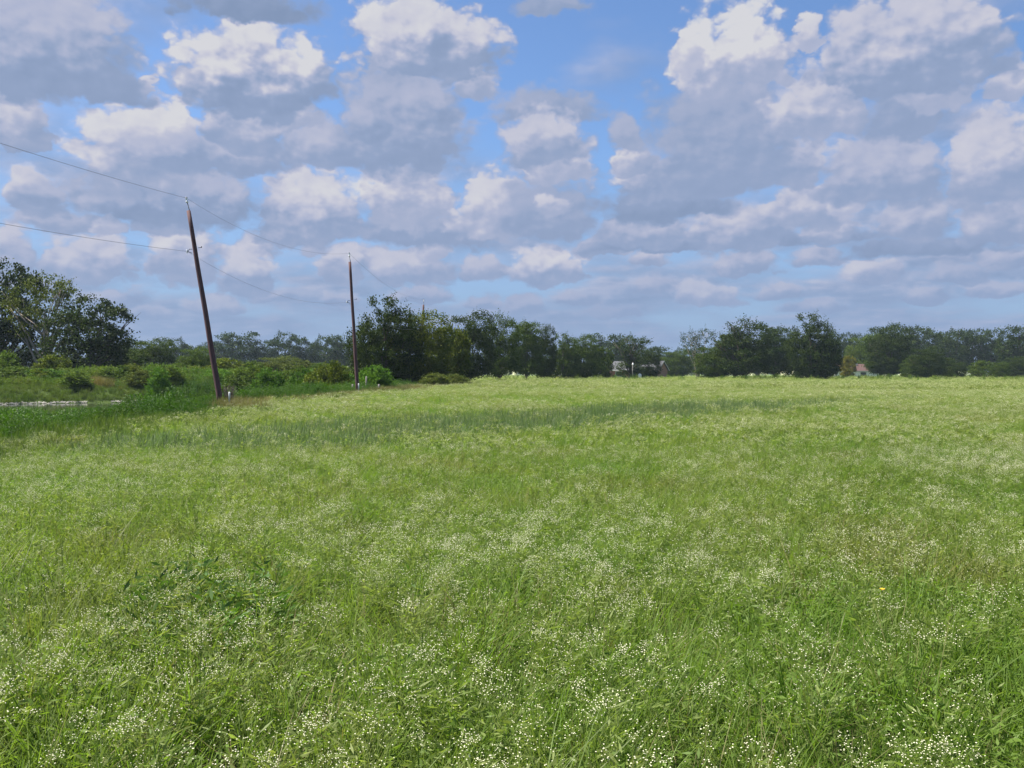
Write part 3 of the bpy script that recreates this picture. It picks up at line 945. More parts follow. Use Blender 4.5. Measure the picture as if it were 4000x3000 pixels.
VAR = {
 'dense_peak': variant(lobes=[(0,0,3.6,4.2,3.6,3.2),(-.5,0,6.6,2.6,2.4,2.7),(1.8,.4,5.2,2.8,2.4,2.8),(-2.6,0,4.6,1.9,2,2),(0,0,1.7,3.9,3.4,1.6)],
      n_clusters=420, per=74, leaf=.21, trunk_r=.28, base_z=0, sprigs=.55, limbs=9, seed=1),
 'dense_round': variant(lobes=[(0,0,4.0,3.7,3.4,3.2),(-1.2,.3,6.6,2.3,2.2,2.4),(1.3,0,7.0,2.2,2.1,2.5),(0,0,2.3,3.4,3.0,1.5)],
      n_clusters=400, per=74, leaf=.21, trunk_r=.26, base_z=0, sprigs=.4, limbs=9, seed=2),
 'upright': variant(lobes=[(0,0,2.5,2.3,2.2,1.5),(0,0,3.6,2.4,2.3,2.4),(-.5,0,6.0,2.3,2.2,2.3),(.6,0,8.0,1.7,1.6,2.0),(-.9,.3,8.2,1.1,1.1,1.3)],
      n_clusters=330, per=66, leaf=.21, trunk_r=.22, base_z=0, sprigs=.5, limbs=8, seed=3),
 'ragged': variant(lobes=[(0,0,2.3,2.7,2.5,1.4),(0,0,3.4,2.8,2.6,2.0),(-1.2,0,6.0,2.1,2,2.0),(1.3,0,6.8,1.9,1.9,2.2),(-.7,0,8.6,1.2,1.2,1.3),(1.9,0,8.9,.8,.8,.9)],
      n_clusters=300, per=60, leaf=.22, trunk_r=.24, base_z=0, sprigs=.9, limbs=12, surf=.75, seed=4),
 'open_oak': variant(lobes=[(-2.3,0,7.4,1.9,1.9,1.1),(.2,.5,8.7,2.1,2,1.2),(2.3,0,7.7,1.7,1.7,1.2),(2.9,.2,5.5,1.5,1.5,1.1),(-2.7,.2,5.2,1.3,1.3,1.0),(.6,0,5.8,1.4,1.4,1.1),(-.8,0,7.0,1.1,1.1,.8),(1.0,.4,3.6,1.6,1.5,.9)],
      n_clusters=112, per=60, leaf=.21, trunk_r=.34, base_z=0, sprigs=.35, surf=.7, limbs=16, csize=.5, bark=M_PALEBARK, seed=5),
 'broad_oak': variant(lobes=[(-2.6,0,6.6,1.8,1.8,1.5),(0,.4,8.0,2.3,2.2,1.6),(2.6,0,6.9,1.8,1.8,1.5),(0,0,5.4,3.0,2.6,1.9),(3.3,0,4.6,1.4,1.4,1.2),(-3.3,0,4.3,1.3,1.4,1.3),(0,0,2.8,3.4,3,1.7)],
      n_clusters=230, per=50, leaf=.30, trunk_r=.32, base_z=0, sprigs=.12, surf=.75, limbs=12, csize=.62, seed=6),
 'broad_oak_two': variant(lobes=[(-2.2,0,7.6,1.5,1.5,1.2),(.8,.4,7.2,1.7,1.6,1.2),(2.9,0,8.0,1.2,1.3,.9),(-.2,0,5.4,2.8,2.6,1.6),(3.0,0,5.2,1.7,1.6,1.4),(-3.4,0,5.0,1.3,1.4,1.1),(0,0,2.8,3.6,3,1.7)],
      n_clusters=230, per=50, leaf=.30, trunk_r=.32, base_z=0, sprigs=.12, surf=.75, limbs=12, csize=.62, seed=16),
 'airy': variant(lobes=[(-1.0,0,7.2,2.6,2.2,1.9),(1.2,0,7.6,2.4,2.2,1.9),(.8,0,5.4,2.2,2.0,1.2)],
      n_clusters=130, per=22, leaf=.21, trunk_r=.20, base_z=0, sprigs=.5, surf=.5, limbs=6, forks=2, csize=.5, bark=M_PALEBARK, seed=7),
 'bush': variant(lobes=[(0,0,3.6,4.6,4.0,3.4),(-2,0,6.2,2.6,2.4,2.6),(2.2,0,6.6,2.4,2.2,2.6),(0,0,8.0,1.6,1.6,1.6)],
      n_clusters=190, per=46, leaf=.46, trunk_r=.15, base_z=0, sprigs=.9, limbs=6, csize=.8, seed=8),
 'slender': variant(lobes=[(0,0,2.6,1.5,1.4,2.2),(.1,0,5.2,1.2,1.1,1.5),(-.7,0,7.4,1.1,1.0,.9),(1.0,0,8.4,1.2,1.1,1.0),(.2,0,9.2,.7,.7,.7)],
      n_clusters=120, per=46, leaf=.22, trunk_r=.22, base_z=0, sprigs=.9, limbs=12, surf=.6, csize=.42, seed=9),
}
# width of each form for a 10 m height, measured on the foliage
def form_size(me):
    co = np.empty(len(me.vertices) * 3, np.float32); me.vertices.foreach_get('co', co); co = co.reshape(-1, 3)
    return np.percentile(co[:, 0], 98.5) - np.percentile(co[:, 0], 1.5), np.percentile(co[:, 2], 99.3)
FORM = {k: form_size(v[0]) for k, v in VAR.items()}

def tree(kind, X, Y, width, height, tint, label, cat='tree', name='tree', group=None, rz=None):
    cr, tr = VAR[kind]
    w0, h0 = FORM[kind]
    z = float(ground_h(X, Y))
    t = empty(name, (X, Y, z), 0)
    tag(t, label, cat, group)
    rz = 0 if rz is None else rz
    sx = width / w0; sz = height / h0
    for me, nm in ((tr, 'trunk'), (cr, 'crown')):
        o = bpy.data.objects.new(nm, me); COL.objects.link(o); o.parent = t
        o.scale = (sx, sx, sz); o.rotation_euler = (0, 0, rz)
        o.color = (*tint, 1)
    return t

# tints (linear base colours)
DK = (.034, .056, .008); MD = (.056, .090, .009); LT = (.080, .122, .013); YG = (.092, .118, .009)
BL = (.034, .060, .015); BR = (.072, .092, .016); YE = (.17, .16, .02); VB = (.070, .145, .012)
HORIZ = 1443
TREES = [
 # px, width px, top px, distance, form, tint, label
 (10, 300, 1015, 116, 'broad_oak', DK, 'tall dark oak cut off by the left edge beyond the pond'),
 (175, 290, 1062, 112, 'open_oak', YG, 'tall open tree with pale trunk and sky gaps beyond the pond'),
 (350, 290, 1152, 108, 'broad_oak', DK, 'round dark tree right of the open pale trunk tree'),
 (425, 150, 1260, 118, 'ragged', DK, 'ragged lower dark tree sloping down on the right of the left tree group'),
 (90, 230, 1330, 122, 'dense_round', DK, 'low dark tree filling the gap under the far left oaks'),
 (590, 180, 1312, 135, 'dense_round', MD, 'rounded green tree standing alone right of the left tree group'),
 (500, 110, 1350, 150, 'bush', MD, 'small green tree between the left group and the lone rounded tree'),
]
FAR = [
 (520, 120, 1322, 330, 'broad_oak_two', BL), (620, 140, 1335, 345, 'broad_oak', BL), (690, 130, 1312, 330, 'broad_oak', BL), (760, 130, 1335, 335, 'broad_oak_two', BL),
 (840, 90, 1322, 330, 'upright', BL), (940, 185, 1288, 325, 'broad_oak_two', BL), (1030, 110, 1345, 345, 'broad_oak', BL), (1115, 170, 1290, 325, 'broad_oak', BL),
 (1195, 130, 1338, 330, 'broad_oak_two', BL), (1265, 120, 1303, 325, 'broad_oak', BL), (1345, 150, 1298, 320, 'broad_oak_two', BL), (1425, 130, 1305, 330, 'broad_oak', BL),
 (2370, 170, 1294, 330, 'broad_oak_two', BL), (2450, 120, 1312, 350, 'broad_oak', BL), (2540, 130, 1340, 360, 'broad_oak_two', BL), (2620, 90, 1362, 370, 'upright', BL),
 (2665, 110, 1348, 380, 'broad_oak', BL), (2760, 150, 1345, 370, 'broad_oak_two', BL), (3280, 70, 1303, 380, 'broad_oak', BL), (3330, 100, 1290, 380, 'broad_oak_two', BL),
 (3420, 110, 1282, 360, 'broad_oak', BL), (3530, 170, 1264, 345, 'broad_oak_two', DK), (3600, 150, 1270, 350, 'broad_oak', DK), (3680, 130, 1286, 355, 'broad_oak_two', BL),
 (3735, 130, 1277, 340, 'broad_oak', DK), (3800, 150, 1275, 345, 'broad_oak_two', BL), (3870, 120, 1282, 340, 'broad_oak', DK), (3985, 150, 1262, 300, 'broad_oak_two', DK),
 (3930, 110, 1302, 350, 'broad_oak', BL), (3140, 160, 1320, 360, 'broad_oak', BL), (2960, 170, 1330, 360, 'broad_oak_two', BL), (4090, 170, 1255, 310, 'broad_oak', DK), (-120, 200, 1300, 300, 'broad_oak', BL),
]
ROW = [
 (1510, 270, 1160, 90, 'dense_peak', DK, 'tallest dark bushy tree of the central row, standing right of the second pole'),
 (1630, 250, 1212, 92.0, 'dense_round', YG, 'yellow-green dense tree in front of the third pole'),
 (1745, 170, 1262, 99, 'bush', YG, 'lower yellow-green tree sloping down right of the pole tree'),
 (1835, 190, 1212, 122, 'dense_round', DK, 'dark round topped tree, first of the row right of the yellow-green trees'),
 (1952, 150, 1224, 134, 'ragged', MD, 'green tree with ragged twiggy top, right of the dark round topped tree'),
 (2055, 130, 1248, 152, 'upright', MD, 'upright green tree with spiky top in the middle of the central row'),
 (2125, 90, 1264, 158, 'dense_round', DK, 'narrow dark tree with dense crown right of the spiky topped tree'),
 (2200, 130, 1296, 165, 'dense_peak', MD, 'mid green tree standing over the pale trunks of the central row'),
 (2270, 130, 1300, 170, 'dense_round', MD, 'green rounded tree left of the grey roof'),
 (2345, 100, 1345, 176, 'bush', MD, 'low bushy tree left of the grey roof, last of the central row'),
 (2462, 120, 1298, 188, 'slender', DK, 'slender dark tree with forked top in front of the brick house'),
 (2530, 95, 1348, 200, 'dense_round', DK, 'small dark round tree in front of the brick house'),
 (2640, 120, 1358, 260, 'dense_round', MD, 'low green tree just right of the brick gable'),
 (2725, 130, 1268, 196, 'airy', BL, 'sparse tree with pale forked trunk and thin airy crown'),
 (2790, 140, 1338, 186, 'dense_round', MD, 'low green tree between the airy tree and the dark twin crowns'),
 (2910, 190, 1240, 180, 'ragged', DK, 'dark tree with bare twiggy top left of the tallest right hand tree'),
 (2870, 120, 1290, 184, 'upright', DK, 'dark tree leaning against the left of the twiggy topped tree'),
 (3030, 140, 1268, 196, 'upright', BL, 'thin grey-green tree in the dip between two dark trees'),
 (3165, 200, 1222, 178, 'dense_peak', DK, 'tallest dark dense tree on the right side of the field'),
 (3225, 110, 1290, 182, 'dense_round', DK, 'dark low shoulder tree right of the tallest right hand tree'),
 (3312, 60, 1378, 240, 'bush', YE, 'small yellow tree above the red-brown roof'),
 (3375, 130, 1300, 275, 'dense_round', LT, 'light green tree above the red-brown roof'),
 (3470, 160, 1258, 225, 'dense_round', DK, 'dark tree with dense crown right of the red-brown roof'),
 (3440, 100, 1290, 232, 'upright', MD, 'green tree leaning over the red-brown roof from the right'),
 (3620, 120, 1345, 205, 'dense_round', DK, 'dark low field tree in the middle of the right hand group'),
 (3560, 80, 1385, 214, 'bush', MD, 'small green bushy tree left of the dark low field tree'),
 (3700, 60, 1385, 215, 'upright', DK, 'small narrow dark tree, first right of the dark low field tree'),
 (3738, 60, 1402, 211, 'dense_round', DK, 'little round dark tree touching the field on the right'),
 (3835, 90, 1396, 232, 'bush', LT, 'bright green round bush in front of the far right woods'),
 (3910, 60, 1400, 222, 'dense_round', MD, 'small green tree right of the bright round bush'),
 (3975, 80, 1382, 240, 'dense_round', DK, 'dark bushy tree near the right edge'),
]
BUSHES = [
 (25, 110, 1372, 99, 'bush', LT, 'light green shrub at the left edge below the oaks'),
 (60, 170, 1432, 96, 'bush', MD, 'wide low green shrub at the left edge above the pond bank'),
 (205, 110, 1388, 103, 'bush', YG, 'yellow-green shrub in front of the pale trunk'),
 (150, 130, 1440, 97, 'bush', YG, 'olive shrub below the pale trunk tree'),
 (300, 110, 1448, 93, 'bush', LT, 'bright yellow-green leafy shrub left of the tan grass'),
 (240, 120, 1425, 105, 'bush', MD, 'mid green shrub behind the bright leafy shrub'),
 (480, 130, 1428, 101, 'bush', MD, 'feathery green shrub right of the tan grass'),
 (560, 110, 1445, 96, 'bush', BR, 'olive brown shrub on the far bank of the pond'),
 (620, 90, 1438, 92, 'bush', VB, 'vivid light green sapling above the tall weeds'),
 (700, 130, 1420, 110, 'bush', MD, 'green shrub behind the vivid sapling'),
 (765, 110, 1358, 128, 'dense_round', MD, 'small rounded tree left of the leaning first pole'),
 (880, 130, 1400, 118, 'bush', YG, 'yellow-green shrub right behind the first pole'),
 (985, 120, 1410, 126, 'bush', MD, 'dark green shrub second right of the first pole'),
 (1090, 150, 1392, 150, 'dense_round', BR, 'brownish olive tree midway between the two poles'),
 (1180, 120, 1408, 146, 'bush', BR, 'olive shrub right of the brownish tree between the poles'),
 (1260, 140, 1418, 140, 'bush', MD, 'green shrub left of the second pole'),
 (1345, 110, 1430, 128, 'bush', LT, 'light green shrub close to the second pole'),
 (1465, 110, 1428, 68, 'bush', VB, 'vivid green shrub right of the second pole'),
 (1700, 110, 1456, 82, 'bush', BR, 'low dry olive bush at the foot of the yellow-green tree'),
 (1765, 110, 1460, 88, 'bush', BR, 'low dry bush at the foot of the sloping tree'),
]
BUSHES = [(b_[0], int(b_[1] * 1.15), b_[2] - 12, b_[3] * (.93 if b_[3] > 90 else 1), b_[4], tuple(c_ * 1.45 for c_ in b_[5]), b_[6]) for b_ in BUSHES]
def place(px, wpx, top, D, kind, tint, label, cat='tree', name='tree', group=None, rz=None):
    X = (px - 2000) / F_PX * D
    h = EYE + (HORIZ - top) / F_PX * D - float(ground_h(X, D))
    tree(kind, X, D, wpx / F_PX * D, h, tint, label, cat, name, group, rz)
for r_ in TREES: place(*r_)
for r_ in ROW: place(*r_, rz=0 if r_[4] in ('airy', 'slender') else rnd(-.4, .4))
for r_ in BUSHES: place(*r_, cat='shrub' if 'tree' not in r_[6] else 'tree', name='shrub' if 'tree' not in r_[6] else 'tree', rz=rnd(0, 6))
FAR_LABELS = {
 690: 'hazy far tree with knobbly crown left of the leaning pole',
 840: 'hazy far tree right behind the shaft of the leaning pole',
 940: 'broad hazy far tree with sky gaps, first right of the leaning pole',
 1115: 'hazy domed far tree midway between the two near poles',
 1265: 'hazy far tree with lopsided crown left of the middle pole',
 1345: 'hazy far tree standing directly left of the middle pole',
 2370: 'hazy rounded far tree above the grey roof of the brick house',
 3420: 'hazy far tree with twiggy top above the right end of the red-brown roof',
 3530: 'broad domed dark far tree, highest of the right hand far treeline',
 3735: 'far tree with knobbly tuft in the right hand treeline',
 3985: 'tall far tree cut off by the right edge',
}
rb = random.Random(11)
for i in range(26):
    px_ = 20 + i * 54 + rb.uniform(-18, 18); D_ = rb.uniform(90, 102)
    if px_ > 1380 or 300 < px_ < 470: continue
    if px_ > 900: D_ = rb.uniform(72, 96)
    top_ = HORIZ - (rb.uniform(1.3, 2.6) - EYE) / D_ * F_PX
    t_ = rb.choice((VB, LT, YG, LT, MD, YG)); k_ = rb.uniform(1.1, 1.6)
    place(px_, rb.uniform(110, 190), top_, D_, 'bush', tuple(c_ * k_ for c_ in t_), 'rough green bush growing among the tall weeds beyond the ditch', 'shrub', 'shrub', 'bushes among the weeds beyond the ditch', rb.uniform(0, 6))
for i, r_ in enumerate(FAR):
    if r_[0] in FAR_LABELS:
        place(*r_, FAR_LABELS[r_[0]], rz=random.choice((0, math.pi)) + rnd(-.3, .3)); continue
    side = 'left of the central row' if r_[0] < 1500 else 'right of the central row'
    place(*r_, 'hazy blue-green tree in the distant treeline ' + side, group='trees of the distant treeline', rz=random.choice((0, math.pi)) + rnd(-.3, .3))

# the far wood that closes the horizon: one mass
def distant_woods():
    kinds = [VAR['broad_oak'][0], VAR['broad_oak_two'][0]]
    n = 150
    x = np.linspace(-330, 330, n) + rng.normal(0, 2.5, n); y = rng.uniform(400, 450, n)
    ob = scatter('distant_woods', kinds, x, y, rng.uniform(.80, 1.15, n), rng.integers(0, 2, n), 'far off wood closing the horizon behind the field', tilt=.02)
    ob.color = (*BL, 1)
    x = np.linspace(-300, 330, 220) + rng.normal(0, 1.5, 220); y = rng.uniform(380, 395, 220)
    k = rng.uniform(0, 1, 220) < .75
    ob = scatter('distant_undergrowth', kinds, x[k], y[k], rng.uniform(.3, .5, k.sum()), rng.integers(0, 2, k.sum()), 'low brush at the foot of the far wood', tilt=.02)
distant_woods()

# ------------------------------------------------------------------ power line
def utility_pole(X, Y, topx, topy, H, r0, r1, label):
    """topx/topy: how far the leaning pole's top stands off its foot"""
    z0 = float(ground_h(X, Y))
    t = empty('utility_pole', (X, Y, z0)); tag(t, label, 'utility pole', 'wooden poles of the power line')
    def at(f, off=(0, 0, 0)):
        return Vector((topx * f, topy * f, H * f)) + Vector(off)
    b = MB(); n = 12
    b.tube([at(i / n) + Vector((.006 * math.sin(i * 1.3), 0, -.3 if i == 0 else 0)) for i in range(n + 1)], [r0 + (r1 - r0) * i / n for i in range(n + 1)], 14)
    b.build('pole_shaft', M_POLE, t, True)
    ax = at(1).normalized()
    b = MB(); b.tube([at(1, (0, 0, -.35)) + Vector((r1, -.02, 0)), at(1) + Vector((r1 * .5, 0, 0)), at(1) + ax * .42], [.022, .022, .016], 6)
    b.build('top_pin', M_DARKMETAL, t, True)
    top = at(1) + ax * .42
    b = MB(); b.tube([top + ax * (-.06), top + ax * (-.03), top + ax * .0, top + ax * .03, top + ax * .10, top + ax * .12, top + ax * .17], [.03, .06, .06, .035, .035, .055, .03], 12)
    ins = b.build('insulator', M_PORCELAIN, t, True)
    b = MB(); b.tube([top + ax * .17, top + ax * .20], [.05, .02], 10); b.build('insulator_cap', M_DARKMETAL, ins)
    return t, at, t.location + top + ax * .15

def attach(t, at, f, side, rad):
    """side bracket with a neutral insulator; returns the world wire point"""
    p = at(f)
    b = MB()
    b.tube([p + Vector((-rad, 0, .10)), p + Vector((-rad - .12, 0, .10)), p + Vector((-rad - .20, -.02, .0))], [.014, .014, .014], 5)
    b.tube([p + Vector((-rad, 0, -.08)), p + Vector((-rad - .20, -.02, .0))], [.014, .014], 5)
    b.build('side_bracket', M_DARKMETAL, t)
    b = MB()
    q = p + Vector((-rad - .22, -.02, 0))
    b.tube([q + Vector((0, 0, -.07)), q + Vector((0, 0, -.03)), q + Vector((0, 0, .03)), q + Vector((0, 0, .07))], [.035, .025, .025, .035], 8)
    b.build('spool_insulator', M_PORCELAIN, t, True)
    b = MB(); b.tube([p + Vector((rad, 0, .16)), p + Vector((rad + .16, 0, .17))], [.012, .012], 5); b.tube([p + Vector((rad + .12, 0, .17)), p + Vector((rad + .16, 0, .22))], [.02, .02], 5)
    b.build('through_bolt', M_DARKMETAL, t)
    return t.location + q

def P3(px, py, D):
    """point of the place seen in direction px, py at distance D"""
    return Vector(((px - 2000) / F_PX * D, D, EYE - (py - HORIZ) / F_PX * D))

p1, at1, w1 = utility_pole(-12.65, 38.4, -1.55, 0.4, 8.75, .130, .085, 'nearest wooden pole, leaning left beside the ditch weeds')
p2, at2, w2 = utility_pole(-10.05, 57.5, -0.55, 0.2, 8.75, .125, .085, 'middle wooden pole, tilted slightly left at the field edge')
p3, at3, w3 = utility_pole(-9.9, 95.0, 0.35, 0.2, 8.95, .14, .095, 'third wooden pole, its top poking out of the yellow-green tree')
n1 = attach(p1, at1, .795, -1, .13); n2 = attach(p2, at2, .70, -1, .13); n3 = attach(p3, at3, .72, -1, .13)
# the next pole towards the viewpoint stands outside the picture on the left
p0, at0, w0 = utility_pole(-18.4, 13.3, -.3, 0.0, 8.4, .165, .11, 'wooden pole outside the view that carries the near end of the wires')
n0 = attach(p0, at0, .74, -1, .13)

def wire(a, b_, sag, r, label, name='power_wire'):
    b = MB(); n = 40
    pts = []
    for i in range(n + 1):
        t = i / n
        p = Vector(a).lerp(Vector(b_), t); p.z -= sag * 4 * t * (1 - t); pts.append(p)
    b.tube(pts, r, 5)
    o = b.build(name, M_WIRE, None, True); tag(o, label, 'wire', 'wires of the power line')
wire(w0, w1, .30, .0065, 'upper wire from the left edge to the top of the nearest pole')
wire(n0, n1, .30, .0065, 'lower wire from the left edge to the side of the nearest pole')
wire(w1, w2, .80, .0045, 'upper wire sagging between the nearest and middle pole tops')
wire(n1, n2, .80, .0045, 'lower wire sagging between the nearest and middle poles')
wire(w2, w3, .75, .0055, 'upper thin wire from the middle pole to the pole in the trees')
wire(n2, n3, .75, .0055, 'lower thin wire running from the middle pole into the trees')

def marker(X, Y, h, label):
    z = float(ground_h(X, Y)); t = empty('marker_post', (X, Y, z)); tag(t, label, 'marker post')
    b = MB(); b.tube([(0, 0, -.1), (0, 0, h * .55)], .03, 8); b.build('post_base', M_DARKMETAL, t, True)
    b = MB(); b.tube([(0, 0, h * .55), (0, 0, h - .03), (0, 0, h)], [.036, .036, .02], 8); b.build('white_sleeve', M_WHITE, t, True)
q = P3(896, 1530, 34.0); marker(q.x, q.y, .82, 'short white topped marker post at the foot of the nearest pole')
q = P3(1401, 1500, 54.5); marker(q.x, q.y, .85, 'short white topped marker post beside the middle pole')

def fence_post(px, top, D, w, label):
    X = (px - 2000) / F_PX * D; z = float(ground_h(X, D)); h = EYE + (HORIZ - top) / F_PX * D - z
    b = MB(); b.tube([(0, 0, -.1), (.02, 0, h * .5), (.03, 0, h - .02), (.03, 0, h)], [w, w * .95, w * .9, w * .5], 7)
    o = b.build('fence_post', M_GREYWOOD, None, True, (X, D, z)); tag(o, label, 'fence post', 'old fence posts by the middle pole')
fence_post(1376, 1486, 60, .07, 'pale grey fence post left of the middle pole')
fence_post(1430, 1455, 66, .07, 'tall thin grey fence post just right of the middle pole')
fence_post(1416, 1492, 62, .06, 'stubby grey fence post between the middle pole and the vivid shrub')
fence_post(1479, 1486, 64, .09, 'thick pale fence post in front of the vivid shrub')

def dead_shrub():
    X, Y = -11.75, 36.6
    z = float(ground_h(X, Y)); t = empty('dead_shrub', (X, Y, z)); tag(t, 'grey leafless dead shrub leaning by the nearest pole', 'shrub')
    b = MB(); rs = random.Random(3)
    for i in range(16):
        a = rs.uniform(0, 6.28); h = rs.uniform(.5, 1.0); r = rs.uniform(.1, .4)
        e = Vector((r * math.cos(a), r * math.sin(a), h)); m_ = e * .5 + Vector((rs.uniform(-.1, .1), 0, 0))
        b.tube([(0, 0, 0), m_, e], [.018, .012, .006], 4)
        for j in range(7):
            s_ = m_.lerp(e, rs.uniform(0, 1)); e2 = s_ + Vector((rs.uniform(-.3, .3), rs.uniform(-.3, .3), rs.uniform(0, .3)))
            b.tube([s_, e2], [.009, .005], 3)
    b.build('branches', M_BARK, t)
dead_shrub()

# ------------------------------------------------------------------ houses and small far things
def brick_mat(name, a, b_, mortar):
    m = NT(name); tc = m.n('ShaderNodeTexCoord').outputs['Object']
    mp = m.n('ShaderNodeMapping'); m.L(tc, mp.inputs[0]); mp.inputs['Rotation'].default_value = (R(90), 0, 0)
    br = m.n('ShaderNodeTexBrick'); m.L(mp.outputs[0], br.inputs['Vector']); br.inputs['Scale'].default_value = 4
    br.inputs['Color1'].default_value = (*a, 1); br.inputs['Color2'].default_value = (*b_, 1); br.inputs['Mortar'].default_value = (*mortar, 1)
    pb = m.n('ShaderNodeBsdfPrincipled'); pb.inputs['Roughness'].default_value = .9
    m.L(br.outputs['Color'], pb.inputs['Base Color']); m.surf(pb.outputs[0]); return m.mat
M_BRICK = brick_mat('orange_red_brick', (.27, .085, .055), (.22, .07, .045), (.30, .20, .15))
M_GREYROOF = simple_mat('grey_shingle', (.085, .085, .095), .95, 5, (.06, .06, .065))
M_REDROOF = simple_mat('red_brown_shingle', (.085, .042, .034), .95, 5, (.06, .032, .028))
M_TRIM = simple_mat('off_white_trim', (.42, .41, .38), .7)
M_GLASS = simple_mat('dark_window_glass', (.03, .035, .04), .1)

def gable_house(X, Y, rz, Lx, Wy, wall_h, ridge_h, wall_m, roof_m, label, wins, chimney=None):
    z = float(ground_h(X, Y)); t = empty('house', (X, Y, z), rz); tag(t, label, 'house')
    b = MB(); hx, hy = Lx / 2, Wy / 2
    # walls with gable ends
    for s_ in (-1, 1):
        b.quad((-hx, s_ * hy, -.2), (hx, s_ * hy, -.2), (hx, s_ * hy, wall_h), (-hx, s_ * hy, wall_h))
        n = len(b.v); b.v += [(s_ * hx, -hy, -.2), (s_ * hx, hy, -.2), (s_ * hx, hy, wall_h), (s_ * hx, 0, ridge_h), (s_ * hx, -hy, wall_h)]
        b.f.append(tuple(range(n, n + 5))); b.m.append(0)
    b.build('wall', wall_m, t)
    b = MB(); ov = .45; th = .14
    k = (ridge_h - wall_h) / hy
    for s_ in (-1, 1):
        e = (hy + ov) * s_; ez = wall_h - k * ov
        a0, a1 = (-hx - ov, e, ez + .02), (hx + ov, e, ez + .02); r0_, r1_ = (-hx - ov, 0, ridge_h + .02), (hx + ov, 0, ridge_h + .02)
        up = lambda p: (p[0], p[1], p[2] + th)
        b.quad(up(a0), up(a1), up(r1_), up(r0_)); b.quad(a0, r0_, r1_, a1)
        b.quad(a0, a1, up(a1), up(a0))
        b.quad(a0, up(a0), up(r0_), r0_); b.quad(a1, r1_, up(r1_), up(a1))
    rf = b.build('roof', roof_m, t)
    if chimney:
        c = MB(); c.box(chimney[0] - .35, chimney[0] + .35, chimney[1] - .3, chimney[1] + .3, wall_h, chimney[2]); c.box(chimney[0] - .5, chimney[0] + .5, chimney[1] - .42, chimney[1] + .42, chimney[2] + .002, chimney[2] + .22)
        c.build('chimney', M_WHITE, rf)
    for s_ in (-1, 1):
        f = MB(); e = (hy + ov + .03) * s_; ez = wall_h - k * ov
        f.box(-hx - ov, hx + ov, min(e, e - .04 * s_), max(e, e - .04 * s_), ez - .02, ez + .20)
        f.build('fascia', M_TRIM, t)
        g = MB()
        for q_ in (-1, 1):
            x0 = s_ * (hx + ov + .03)
            g.quad((x0, 0, ridge_h + .22), (x0, q_ * (hy + ov), wall_h - k * ov + .22), (x0, q_ * (hy + ov), wall_h - k * ov - .06), (x0, 0, ridge_h - .06))
        g.build('bargeboard', M_TRIM, t)
    for (wx, wz, ww, wh) in wins:
        f = MB(); y_ = -hy - .02
        f.box(wx - ww / 2 - .08, wx + ww / 2 + .08, y_ - .05, y_ + .02, wz - .08, wz + wh + .08)
        fr = f.build('window', M_WHITE, t)
        g = MB(); g.box(wx - ww / 2, wx + ww / 2, y_ - .062, y_ - .052, wz, wz + wh); g.build('pane', M_GLASS, fr)
    return t
gable_house(33.3, 232, R(-27), 13.0, 8.5, 2.5, 4.7, M_BRICK, M_GREYROOF, 'orange-red brick house with grey roof half hidden by the slender dark tree', [(-4, .9, 1.6, 1.2), (0, .9, 1.4, 1.2), (4, .9, 1.6, 1.2)])
gable_house(101.5, 262, R(-6), 13.0, 9.0, 2.4, 4.3, M_WHITE, M_REDROOF, 'low white walled house with red-brown roof under the light green tree', [(-3, .8, 1.6, 1.2), (1.5, .8, 1.6, 1.2)], chimney=(.3, -.9, 4.35))

def oval_tank(px, D, label):
    X = (px - 2000) / F_PX * D; z = float(ground_h(X, D)); t = empty('storage_tank', (X, D, z)); tag(t, label, 'tank')
    b = MB(); b.tube([(-.75, 0, .95), (-.66, 0, .95), (-.45, 0, .95), (.45, 0, .95), (.66, 0, .95), (.75, 0, .95)], [.05, .28, .38, .38, .28, .05], 14)
    b.build('tank_body', M_WHITE, t, True)
    for s_ in (-.4, .4):
        b = MB(); b.box(s_ - .06, s_ + .06, -.25, .25, -.05, .6); b.build('leg', M_DARKMETAL, t)
oval_tank(2324, 192, 'small white oval tank at the field edge left of the grey roof')
def round_tank(px, D, label):
    X = (px - 2000) / F_PX * D; z = float(ground_h(X, D)); t = empty('barrel', (X, D, z)); tag(t, label, 'barrel')
    b = MB(); b.tube([(0, 0, .5), (0, 0, .52), (0, 0, 1.2), (0, 0, 1.42), (0, 0, 1.5)], [.3, .38, .38, .28, .08], 14); b.build('barrel_body', M_WHITE, t, True)
    b = MB(); b.tube([(0, 0, -.05), (0, 0, .5)], [.42, .36], 10); b.build('barrel_stand', M_DARKMETAL, t, True)
round_tank(2499, 186, 'white round topped barrel in front of the brick house wall')

def yard_lamp(px, py, D):
    X = (px - 2000) / F_PX * D; z = float(ground_h(X, D)); h = EYE + (HORIZ - py) / F_PX * D - z
    t = empty('yard_lamp', (X, D, z)); tag(t, 'small white lamp head showing against the slender dark tree', 'lamp')
    b = MB(); b.tube([(0, .25, 0), (0, .25, h + .4)], [.09, .07], 8); b.build('post', M_GREYWOOD, t, True)
    b = MB(); b.tube([(0, .2, h + .15), (0, 0, h + .18)], .025, 6); b.build('arm', M_METAL, t)
    b = MB(); b.tube([(0, 0, h - .2), (0, 0, h - .05), (0, 0, h + .12), (0, 0, h + .2)], [.20, .18, .12, .04], 12); b.build('lamp_head', M_WHITE, t, True)
yard_lamp(2472, 1407, 183)

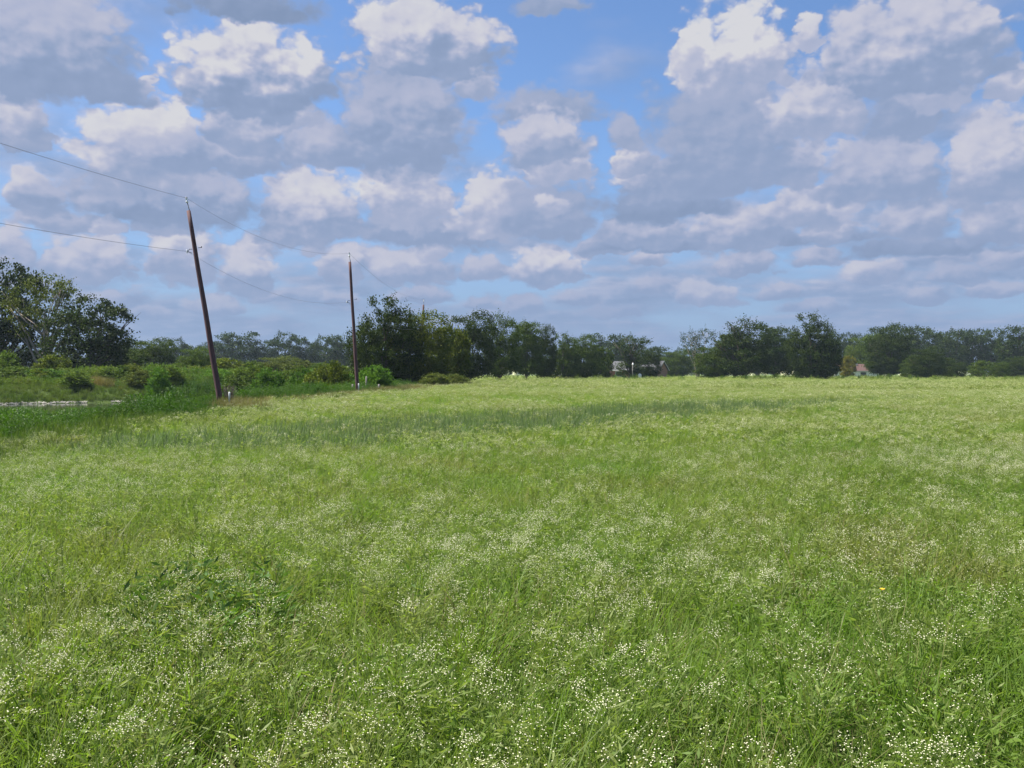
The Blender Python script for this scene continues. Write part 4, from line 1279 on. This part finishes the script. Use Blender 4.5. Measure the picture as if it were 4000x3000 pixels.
def car(px, D, rz):
    X = (px - 2000) / F_PX * D; z = float(ground_h(X, D)); t = empty('parked_car', (X, D, z), rz)
    tag(t, 'white car parked beyond the trunks of the central tree row', 'car')
    prof = [(-2.2, .35), (-2.25, .75), (-2.1, .95), (-1.5, 1.0), (-.95, 1.42), (.6, 1.45), (1.25, 1.0), (2.1, .85), (2.25, .6), (2.2, .35)]
    b = MB(); n = len(prof)
    for s_, ins in ((-.86, 0), (.86, 0)):
        for (px_, pz) in prof: b.v.append((px_, s_ * (1 if pz < 1.1 else .8), pz))
    b.f.append(tuple(range(n))); b.f.append(tuple(reversed(range(n, 2 * n)))); b.m += [0, 0]
    for i in range(n):
        j = (i + 1) % n; b.f.append((i, j, n + j, n + i)); b.m.append(0)
    b.build('body', M_WHITE, t)
    for s_ in (-1, 1):
        b = MB(); y_ = s_ * .80
        b.quad((-1.3, s_ * .872, 1.03), (1.05, s_ * .872, 1.03), (.55, s_ * .72, 1.38), (-.9, s_ * .72, 1.38)); b.build('side_window', M_GLASS, t)
    for wx in (-1.4, 1.4):
        for s_ in (-1, 1):
            b = MB(); b.tube([(wx, s_ * .70, .32), (wx, s_ * .88, .32)], .32, 14); w_ = b.build('wheel', M_DARKMETAL, t)
            b = MB(); b.tube([(wx, s_ * .881, .32), (wx, s_ * .895, .32)], .18, 10); b.build('rim', M_METAL, w_)
car(2208, 232, R(15))

def yellow_flower():
    D = 4.95; X = (3450 - 2000) / F_PX * D; z = float(ground_h(X, D))
    t = empty('yellow_flower', (X, D, z)); tag(t, 'single yellow flower standing among green weeds at right', 'flower')
    h = EYE - (2292 - HORIZ) / F_PX * D - z
    b = MB(); b.tube([(0.05, 0, 0), (.03, 0, h * .6), (0, 0, h)], [.004, .003, .002], 5); b.build('stem', M_WEEDLEAF, t)
    b = MB()
    for j in range(5):
        a = j * 6.283 / 5; c, s_ = .75 * math.cos(a), .75 * math.sin(a)
        b.quad((0, 0, h), (.012 * c - .008 * s_, .012 * s_ + .008 * c, h + .006), (.022 * c, .022 * s_, h + .009), (.012 * c + .008 * s_, .012 * s_ - .008 * c, h + .006))
    b.tube([(0, 0, h - .002), (0, 0, h + .008)], [.006, .004], 6)
    b.build('petals', M_YELLOW, t)
yellow_flower()
